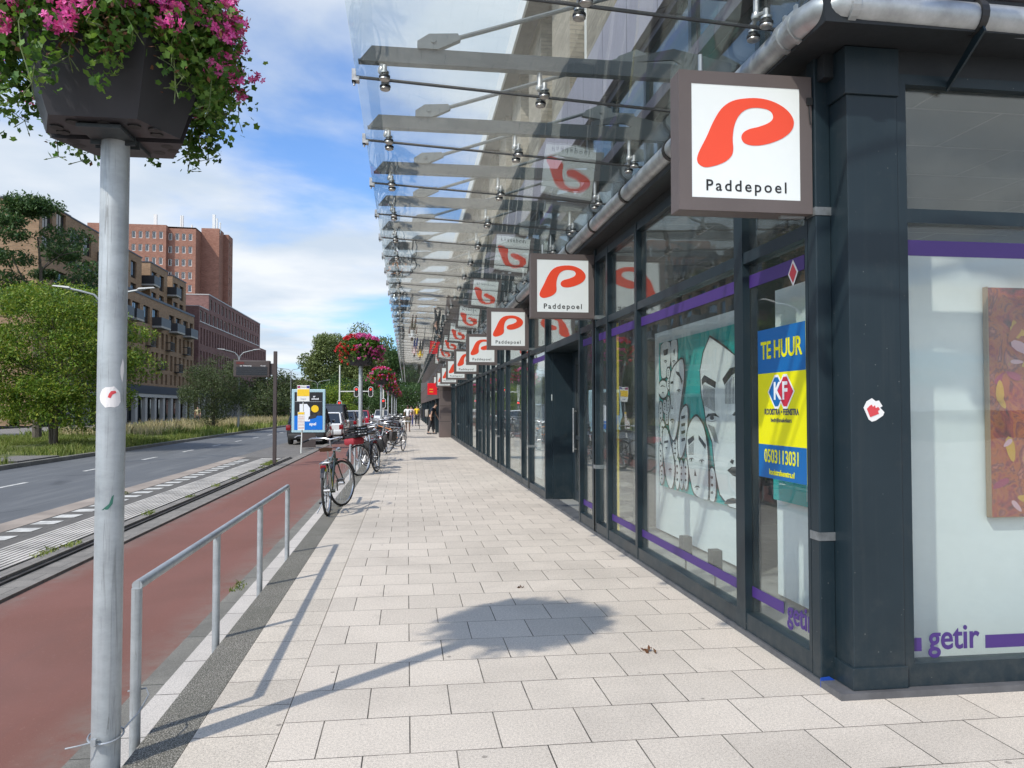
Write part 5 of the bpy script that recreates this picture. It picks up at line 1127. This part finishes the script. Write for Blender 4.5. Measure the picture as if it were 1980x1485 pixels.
def apartment():
    t=thing('apartment_building','long brown brick apartment building with dark balconies and a white colonnade, left of the road','building',(-31,69.6,0))
    Y0=69.6; L=48.2; ops=[];bal=[]
    # openings measured along Y (u = Y-Y0)
    top=[(90.5,91.7,1),(92.2,94.7,0),(95.9,98.2,0),(99.2,101.7,1),(102,104.8,0),(105.9,108.1,1),(108.9,111.2,0),(112.3,114.6,1),(115.6,117.2,0)]
    pat=[]
    for a,b,k in top: pat.append((a,b,k))
    for sh in (-13.3,-26.6): 
        for a,b,k in top[:6]: 
            if a+sh-9>Y0-8 : pat.append((a+sh+ (0 if sh>-20 else 0)-0,b+sh,k))
    pat=[(a,b,k) for a,b,k in pat if a>Y0+.8]
    pat=sorted(pat); cl_=[]
    for q in pat:
        if not cl_ or q[0]>cl_[-1][1]+.4: cl_.append(q)
    for a,b,k in cl_: ops.append((a-Y0,b-Y0,11.65,13.75)); (bal.append((a,b,11.6)) if k else None)
    y=72; i=0
    while y<117.4:
        for z0,z1 in ((9.0,11.05),(6.35,8.4)): ops.append((y-Y0,y-Y0+.95,z0,z1))
        ops.append((y-Y0,y-Y0+.85,4.5,5.85))
        if i%4==1: bal.append((y-.1,y+1.7,9.0,1)); 
        if i%4==3: bal.append((y-.1,y+1.7,6.35,1))
        y+=2.1 if i%2 else 1.75; i+=1
    w_=MB(); facade(w_,(-31,Y0),(0,1),L,4.2,15.0,ops,.35,(-1,0))
    w_.quad((-31,Y0+L,0),(-60,Y0+L,0),(-60,Y0+L,15),(-31,Y0+L,15)); w_.quad((-31,Y0,0),(-70,Y0,0),(-70,Y0,19.2),(-31,Y0,19.2)); w_.quad((-31,Y0,15),(-31,Y0+L,15),(-60,Y0+L,15),(-60,Y0,15))
    w_.build('wall',m_b1,t); windows(t,(-31,Y0),(0,1),ops,.35,(-1,0),m_fr,98)
    MB().box(-31.3,-30.93,Y0+6.2,Y0+L+.05,14.8,15.08).build('coping',m_navy,t)
    MB().box(-31.2,-30.85,Y0,Y0+L,3.22,4.2).build('fascia',m_navy,t); MB().box(-31.5,-30.9,Y0,Y0+L,2.8,3.22).build('lintel',m_conc,t)
    MB().box(-33,-32.2,Y0,Y0+L,-.12,3.2).build('shop_front',m_fr,t)
    y=Y0+.3
    while y<Y0+L:
        MB().box(-31.45,-31.0,y,y+.75,-.12,2.8).build('column',m_conc,t); MB().box(-32.19,-32.15,y+1.1,y+3.2,.1,2.6).build('shop_window',m_wing,t); y+=3.4
    for q in bal:
        if len(q)==4: 
            o=MB().box(-31,-30.35,q[0],q[1],q[2]-.08,q[2]+.0).build('balcony',m_fr,t); r_=MB()
            for k in range(12): yy=q[0]+(q[1]-q[0])*k/11; r_.box(-30.38,-30.35,yy-.015,yy+.015,q[2],q[2]+1.0)
            r_.box(-30.39,-30.34,q[0],q[1],q[2]+1,q[2]+1.05).box(-31,-30.35,q[0],q[0]+.02,q[2]+.9,q[2]+1.0); r_.build('railing',m_fr,o)
        else:
            o=MB().box(-31,-29.9,q[0]-.1,q[1]+1.2,q[2]-.22,q[2]).build('balcony',m_slab,t)
            MB().box(-29.95,-29.9,q[0]-.1,q[1]+1.2,q[2],q[2]+1.05).box(-31,-29.95,q[0]-.1,q[0]-.05,q[2],q[2]+1.05).box(-31,-29.95,q[1]+1.15,q[1]+1.2,q[2],q[2]+1.05).build('railing',m_bal,o)
    # penthouses
    for (a,b,x,h) in ((69.605,75.7,-31.002,19.2),(78.1,86,-32.4,19.95),(88,99.4,-32.4,19.9),(102.6,109.6,-32.4,20.0),(111.9,118.5,-32.4,19.9)):
        zb=15.005; op=[]; n=max(2,int((b-a)/3)); 
        for k in range(n):
            u=.6+k*(b-a-.8)/n; op.append((u,u+1.9,17.0,19.05)); op.append((u,u+1.9,15.3,16.4))
        w_=MB(); facade(w_,(x,a),(0,1),b-a,zb,h,op,.3,(-1,0)); w_.quad((x,a,zb),(-45,a,zb),(-45,a,h),(x,a,h)); w_.quad((x,b,zb),(-45,b,zb),(-45,b,h),(x,b,h)); w_.quad((x,a,h),(x,b,h),(-45,b,h),(-45,a,h))
        w_.build('penthouse',m_b1,t); windows(t,(x,a),(0,1),op,.3,(-1,0),m_fr,40); MB().box(-45,x+.06,a-.06,b+.06,h,h+.14).build('roof_coping',m_navy,t)
        if x<-32: 
            o=MB().box(x-.0,x+1.2,a-2.2,a-.01,16.75,16.95).box(x-6,x,a-2.2,a-.01,16.75,16.95).build('balcony',m_slab,t); MB().box(x+1.15,x+1.2,a-2.2,a-.01,16.95,18.0).box(x-4,x+1.15,a-2.2,a-2.15,16.95,18.0).build('railing',m_fr,o)
    return t
apartment()
def purple_b():
    t=thing('purple_brick_building','purple brown brick office building with rows of narrow windows beyond the apartments','building',(-31,120.4,0))
    Y0,Y1,Y2=120.4,168.7,176.0
    op=[]; y=1.0
    while y<Y2-Y0-1: 
        op.append((y,y+.8,11.2,13.7)); op.append((y,y+.8,7.6,10.2)); op.append((y,y+.8,4.4,6.9)); y+=1.75
    w_=MB(); facade(w_,(-31,Y0),(0,1),Y2-Y0,4.2,14.3,op,.3,(-1,0)); w_.quad((-31,Y0,0),(-60,Y0,0),(-60,Y0,16.8),(-31,Y0,16.8)); w_.quad((-31,Y2,0),(-60,Y2,0),(-60,Y2,14.3),(-31,Y2,14.3)); w_.quad((-31,Y1,14.3),(-31,Y2,14.3),(-60,Y2,14.3),(-60,Y1,14.3))
    o2=[]; y=.6
    while y<Y1-Y0-1.2: o2.append((y,y+1.5,14.75,16.35)); y+=2.6
    facade(w_,(-31,Y0),(0,1),Y1-Y0,14.3,16.8,o2,.3,(-1,0))
    YT=126.0; o3=[]; y=.8
    while y<Y1-YT-1.2: o3.append((y,y+1.3,17.1,18.7)); y+=2.6
    facade(w_,(-31,YT),(0,1),Y1-YT,16.8,19.3,o3,.3,(-1,0)); w_.quad((-31,YT,16.8),(-60,YT,16.8),(-60,YT,19.3),(-31,YT,19.3)); w_.quad((-31,Y0,16.8),(-31,YT,16.8),(-60,YT,16.8),(-60,Y0,16.8)); w_.quad((-31,YT,19.3),(-31,Y1,19.3),(-60,Y1,19.3),(-60,YT,19.3)); w_.quad((-31,Y1,14.3),(-60,Y1,14.3),(-60,Y1,19.3),(-31,Y1,19.3))
    w_.build('wall',m_b3,t)
    windows(t,(-31,YT),(0,1),o3,.3,(-1,0),m_frw,99,2,.12,name='upper_window'); windows(t,(-31,Y0),(0,1),o2,.3,(-1,0),m_frw,99,2,.14,name='framed_window'); windows(t,(-31,Y0),(0,1),op,.3,(-1,0),m_fr,60,1)
    MB().box(-60,-30.93,YT-.06,Y1+.06,19.3,19.45).box(-60,-30.93,Y0-.06,YT-.07,16.8,16.93).build('coping',flat('coping_grey',(.4,.38,.37)),t); MB().box(-31,-30.9,Y0+.5,Y1-.5,14.52,14.62).build('sill_band',m_frw,t)
    MB().box(-31.2,-30.85,Y0,Y2,3.2,4.2).build('fascia',m_navy,t); MB().box(-33,-32.2,Y0,Y2,-.12,3.2).build('shop_front',m_fr,t)
    y=Y0+.3
    while y<Y2: MB().box(-31.45,-31.0,y,y+.8,-.12,3.2).build('column',m_conc,t); y+=3.3
purple_b()
def tower():
    t=thing('red_brick_tower','tall red brick tower with small white framed windows and roof antennas','building',(-55,180,0))
    w_=MB(); H=42.5
    fl_=[(39.4-2.92*k,41.0-2.92*k) for k in range(8)]
    op=[(16.6-k*1.45-1.5,16.6-k*1.45-.7,a,b) for k in range(9) for a,b in fl_]   # u from x=-70.2
    facade(w_,(-70.2,180),(1,0),16.6,10,H,op,.25,(0,1)); windows(t,(-70.2,180),(1,0),[o for o in op if o[0]>2],.25,(0,1),m_frw,70,1,.12,curt=False)
    w_.quad((-53.6,180,10),(-53.6,181.4,10),(-53.6,181.4,H),(-53.6,180,H))
    op=[(.15+k*1.42 if k else .1,.95+k*1.42 if k else .9,a,b) for k in range(4) for a,b in fl_]
    facade(w_,(-53.6,181.4),(1,0),6.0,10,H-.4,op,.25,(0,1)); windows(t,(-53.6,181.4),(1,0),op,.25,(0,1),m_frw,32,1,.12,curt=False)
    w_.quad((-47.6,181.4,10),(-47.6,186,10),(-47.6,186,H-.4),(-47.6,181.4,H-.4))
    w_.quad((-47.6,186,10),(-43.6,186,10),(-43.6,186,43.4),(-47.6,186,43.4)); w_.quad((-43.6,186,10),(-43.6,190.5,10),(-43.6,190.5,43.4),(-43.6,186,43.4))
    w_.quad((-43.6,190.5,10),(-42.5,190.5,10),(-42.5,190.5,43.0),(-43.6,190.5,43.0)); 
    op=[(u,u+.8,a+.6,b+.6) for u in (1,3) for a,b in fl_]
    facade(w_,(-42.5,190.5),(0,1),4.5,10,43.0,op,.25,(-1,0)); windows(t,(-42.5,190.5),(0,1),op,.25,(-1,0),m_frw,20,1,.12,curt=False)
    w_.add([(-70.2,180,H),(-53.6,180,H),(-53.6,181.4,H),(-47.6,181.4,H-.1),(-47.6,186,H-.1),(-43.6,186,H),(-43.6,195,H),(-70.2,195,H)],[tuple(range(8))]).quad((-42.5,195,10),(-70.2,195,10),(-70.2,195,H),(-42.5,195,H))
    w_.build('wall',m_b2,t)
    for (x,h,w2) in ((-58,3.4,.7),(-52.3,3.3,.4),(-52.0,3.3,.35),(-49.9,1.2,.3),(-45,3.8,.6),(-44.3,2.9,.3),(-43.6,2.0,.25)): MB().box(x-w2/2,x+w2/2,186.5,187.0,H+.9 if h>2 else H,H+h+.5).tube((x,186.8,H-.5),(x,186.8,H+1),.06,6).build('antenna',m_frw,t)
tower()
t=thing('far_brick_building','small distant brown building between the trees behind the lamps','building',(-23,170,0))
w_=MB(); op=[(u,u+1.2,z,z+1.4) for u in (1,4,7,10,13) for z in (1.5,4.5)]; facade(w_,(-30,170),(1,0),16,0,7.6,op,.3,(0,1)); w_.quad((-14,170,0),(-14,182,0),(-14,182,7.6),(-14,170,7.6)).quad((-30,170,7.6),(-14,170,7.6),(-14,182,7.6),(-30,182,7.6)); w_.build('wall',m_b3,t); windows(t,(-30,170),(1,0),op,.3,(0,1),m_frw,20,1,.12)

# ================= TREES =================
lf_y=leafmat('leaf_yellowgreen',[(.055,.12,.012),(.13,.23,.02),(.22,.31,.04),(.34,.35,.05)],.35)
lf_d=leafmat('leaf_dark',[(.035,.085,.026),(.06,.12,.035),(.10,.16,.05)],.3)
lf_w=leafmat('leaf_willow',[(.05,.075,.025),(.08,.11,.04),(.12,.15,.06)],.3)
lf_p=leafmat('leaf_poplar',[(.12,.155,.05),(.17,.22,.075),(.24,.29,.11)],.3)
m_bark=M('bark',(.09,.075,.055),.9,var=.35,vs=4,bump=.5,bs=20,bd=.02)
def tree(label,loc,h,rad,leaf,n,lsz,blobs=26,zlow=.28,flat_=.75,asp=.5,seed=1,trunk=.16,cat='tree',name='tree',stems=1,up=.6,zr=.5,group=None,layer=False):
    r_=np.random.default_rng(seed); rr=random.Random(seed)
    t=thing(name,label,cat,loc,group=group)
    cz_=h*(zlow+(1-zlow)*.5); hz=h*(1-zlow)*.5
    tr=MB(); tips=[]
    for s_ in range(stems):
        ox,oy=(rr.uniform(-.3,.3)*rad*.4,rr.uniform(-.3,.3)*rad*.4) if stems>1 else (0,0)
        pts=[Vector((ox*.4,oy*.4,-.15))]; 
        for k in range(1,7): pts.append(Vector((ox*(.4+k*.25)+rr.uniform(-.04,.04)*h*.3,oy*(.4+k*.25)+rr.uniform(-.04,.04)*h*.3,h*.82*k/6)))
        rs=[trunk*(1-.14*k)/(1 if stems==1 else 2) for k in range(7)]; tr.path(pts,1,8,rs=rs)
        for k in range(int(13/stems)+2):
            i=rr.randint(2,5); a=rr.uniform(0,6.28); p=pts[i]; L=rad*rr.uniform(.6,.95); q=p+Vector((math.cos(a)*L*.5,math.sin(a)*L*.5,h*.06)); e=p+Vector((math.cos(a)*L,math.sin(a)*L,h*rr.uniform(.05,.2)))
            tr.path([p,q,e],1,6,rs=[rs[i]*.5,rs[i]*.32,.02]); tips.append(e)
            for _ in range(2):
                e2=q+Vector((rr.uniform(-1,1),rr.uniform(-1,1),rr.uniform(0,.8)))*L*.5; tr.path([q,e2],1,5,rs=[rs[i]*.25,.012])
    tr.build('trunk',m_bark,t,True,w=False)
    # clumps
    c=r_.normal(size=(blobs,3)); c/=np.linalg.norm(c,axis=1,keepdims=True); c*=(.35+.62*r_.random((blobs,1))**.6)
    c=c*np.array([rad,rad,hz])+np.array([0,0,cz_]); br=rad*(.22+.22*r_.random(blobs))
    per=r_.integers(0,blobs,n); d=r_.normal(size=(n,3)); d/=np.linalg.norm(d,axis=1,keepdims=True); d*=(.35+.75*r_.random((n,1))**.45)
    P_=c[per]+d*br[per][:,None]*np.array([1,1,.30 if layer else flat_])+r_.normal(size=(n,3))*lsz*.5
    P_=P_[P_[:,2]>h*zlow*.5]
    v,f=leafcards(P_,lsz,asp,up=up); link('crown',npmesh('crown',v,f,leaf),t); return t
# near verge trees (left)
tree('bushy yellow green tree filling the left edge behind the planter pole',(-14.2,33.5,-.1),6.9,3.3,lf_y,56000,.13,62,.05,.42,.42,3,.2,stems=3)
tree('dark airy tree rising above the bushy one at the far left',(-18.6,42,-.1),12.6,2.9,lf_d,20000,.19,24,.48,.5,.42,9,.24,layer=True)
tree('tall dark tree cut by the left edge of the photo',(-27.4,47,-.1),12.8,2.6,lf_d,8000,.20,18,.4,.5,.42,12,.24,layer=True)
tree('olive willow bush tree on the grass before the purple building',(-13.3,56,-.1),5.5,2.3,lf_w,20000,.14,34,.10,.9,.30,21,.10,stems=5)
for i,(x,y,h,r_,lf,n,ls,lab) in enumerate([
 (-20.5,118,7.0,3.8,lf_w,7000,.3,'dark green tree right of the purple building'),
 (-16.0,92,3.6,2.6,lf_w,6000,.2,'low rounded shrub tree at the end of the grass strip'),
 (-25,150,8.5,5,lf_w,6000,.4,'green tree behind the small brown building'),
 (-13.6,134,13.6,4.6,lf_p,24000,.34,'tall poplar, left one of the group behind the planters'),
 (-9.5,138,15.6,4.6,lf_p,26000,.34,'tall poplar, middle one of the group behind the planters'),
 (-5.6,130,14.4,3.8,lf_p,20000,.34,'tall poplar, right one of the group behind the planters'),
 (-9.4,104,5.0,2.8,lf_y,9000,.2,'yellow green round tree below the poplars'),
 (-13.2,108,3.2,2.2,lf_w,5000,.2,'low bush beside the yellow green tree'),
 (-6.9,88,2.3,1.5,lf_y,4000,.15,'small yellowish bush at the crossing'),
 (-1.4,112,11.2,2.8,lf_d,10000,.28,'dark tree just left of the canopy end'),
 (3.0,118,12,4.5,lf_d,8000,.35,'dark tree behind the canopy end'),
 (-5.0,116,7.0,4.0,lf_d,11000,.28,'broad dark tree under the poplars'),
 (-11.0,122,6.2,4.0,lf_d,9000,.3,'dark undergrowth tree left of the crossing'),
 (-2.4,105,4.6,3.2,lf_d,9000,.22,'low dark tree closing the street'),
 (1.2,102,5.0,3.0,lf_d,7000,.22,'dark bush at the end of the pavement')]):
    tree(lab,(x,y,-.2),h,r_,lf,n,ls,40,.10,.95,.6,40+i,.25)

# ================= GRASS AND WEEDS =================
def blades(name,areas,n,h0,h1,w,mat_,spread=.5,seed=1,zf=None):
    r_=np.random.default_rng(seed); V=[]
    ar=np.array([(b[1]-b[0])*(b[3]-b[2]) for b in areas]); pk=r_.choice(len(areas),n,p=ar/ar.sum()); A=np.array([b[:4] for b in areas])[pk]
    x=A[:,0]+(A[:,1]-A[:,0])*r_.random(n); y=A[:,2]+(A[:,3]-A[:,2])*r_.random(n); z=np.full(n,-.14) if zf is None else zf(x,y)
    cl=np.sin(x*2.1+y*.9)*.5+np.sin(x*.7-y*1.7)*.5; h=(h0+(h1-h0)*r_.random(n))*(1+.35*cl); a=r_.random(n)*2*np.pi; b=r_.random(n)*2*np.pi; L=spread*h*r_.random(n)
    p0=np.stack([x,y,z],1); dx=np.stack([np.cos(a),np.sin(a),np.zeros(n)],1)*w; tip=p0+np.stack([np.cos(b)*L,np.sin(b)*L,h],1); mid=p0+np.stack([np.cos(b)*L*.35,np.sin(b)*L*.35,h*.6],1)
    V=np.stack([p0-dx,p0+dx,mid+dx*.8,tip,mid-dx*.8],1).reshape(-1,3); F=np.arange(5*n).reshape(n,5)
    o=link(name,npmesh(name,V,F,mat_)); o['kind']='stuff'; return o
g1=leafmat('grass_green',[(.09,.14,.02),(.16,.22,.04),(.25,.30,.07),(.36,.36,.13)],.3)
g2=leafmat('grass_straw',[(.42,.35,.19),(.58,.48,.30),(.30,.30,.12)],.3)
zf=lambda x,y:-.13+.0*x
o=blades('verge_grass',[(-21.2,-11.42,-2,24.4),(-21.2,-13,24.4,27.4),(-21.2,-11.42,27.4,45)],80000,.10,.30,.010,g1,.7,1,zf); o['label']='green tufty grass on the verge left of the road'; o['category']='grass'
o=blades('verge_grass',[(-21.2,-11.42,45,165)],42000,.2,.5,.03,g1,.6,2,zf); o['label']='taller green grass farther along the verge'; o['category']='grass'
o=blades('dry_grass',[(-19,-13.5,44,75),(-17,-12.2,60,90)],11000,.35,.8,.02,g2,.45,3,zf); o['label']='pale straw coloured seed grass on the verge'; o['category']='grass'
o=blades('weeds',[(-4.1,-3.86,22.4,24.2)]+[(-3.98,-3.85,y,y+.35) for y in (6.2,9.6,10.8,12.3,14.6,16.5,18.2,20.3,21.5)]+[(-4.05,-3.93,9.0,9.5),(-1.62,-1.5,7.4,7.8),(-5.3,-5.2,10,10.3),(-5.3,-5.2,15,15.5)],1300,.02,.06,.005,g1,2.2,4,lambda x,y:np.where(x<-3.6,-.12,-.19)+0*x); o['label']='small green weeds in the joints of the platform edge'; o['category']='weeds'
# debris on the pavement
t=thing('dry_leaf','curled dry leaf on the pale paving near the corner window','leaf',(1.48,4.63,.004))
v,f=leafcards(nrg.normal(size=(10,3))*np.array([.02,.02,.006])+np.array([0,0,.012]),.035,.5); link('leaf_blade',npmesh('leaf_blade',v,f,m_brown),t)
t=thing('dry_leaf','tiny dry leaf in the middle of the paving','leaf',(.95,6.4,.004))
v,f=leafcards(nrg.normal(size=(5,3))*np.array([.012,.012,.004])+np.array([0,0,.008]),.03,.5); link('leaf_blade',npmesh('leaf_blade',v,f,m_brown),t)
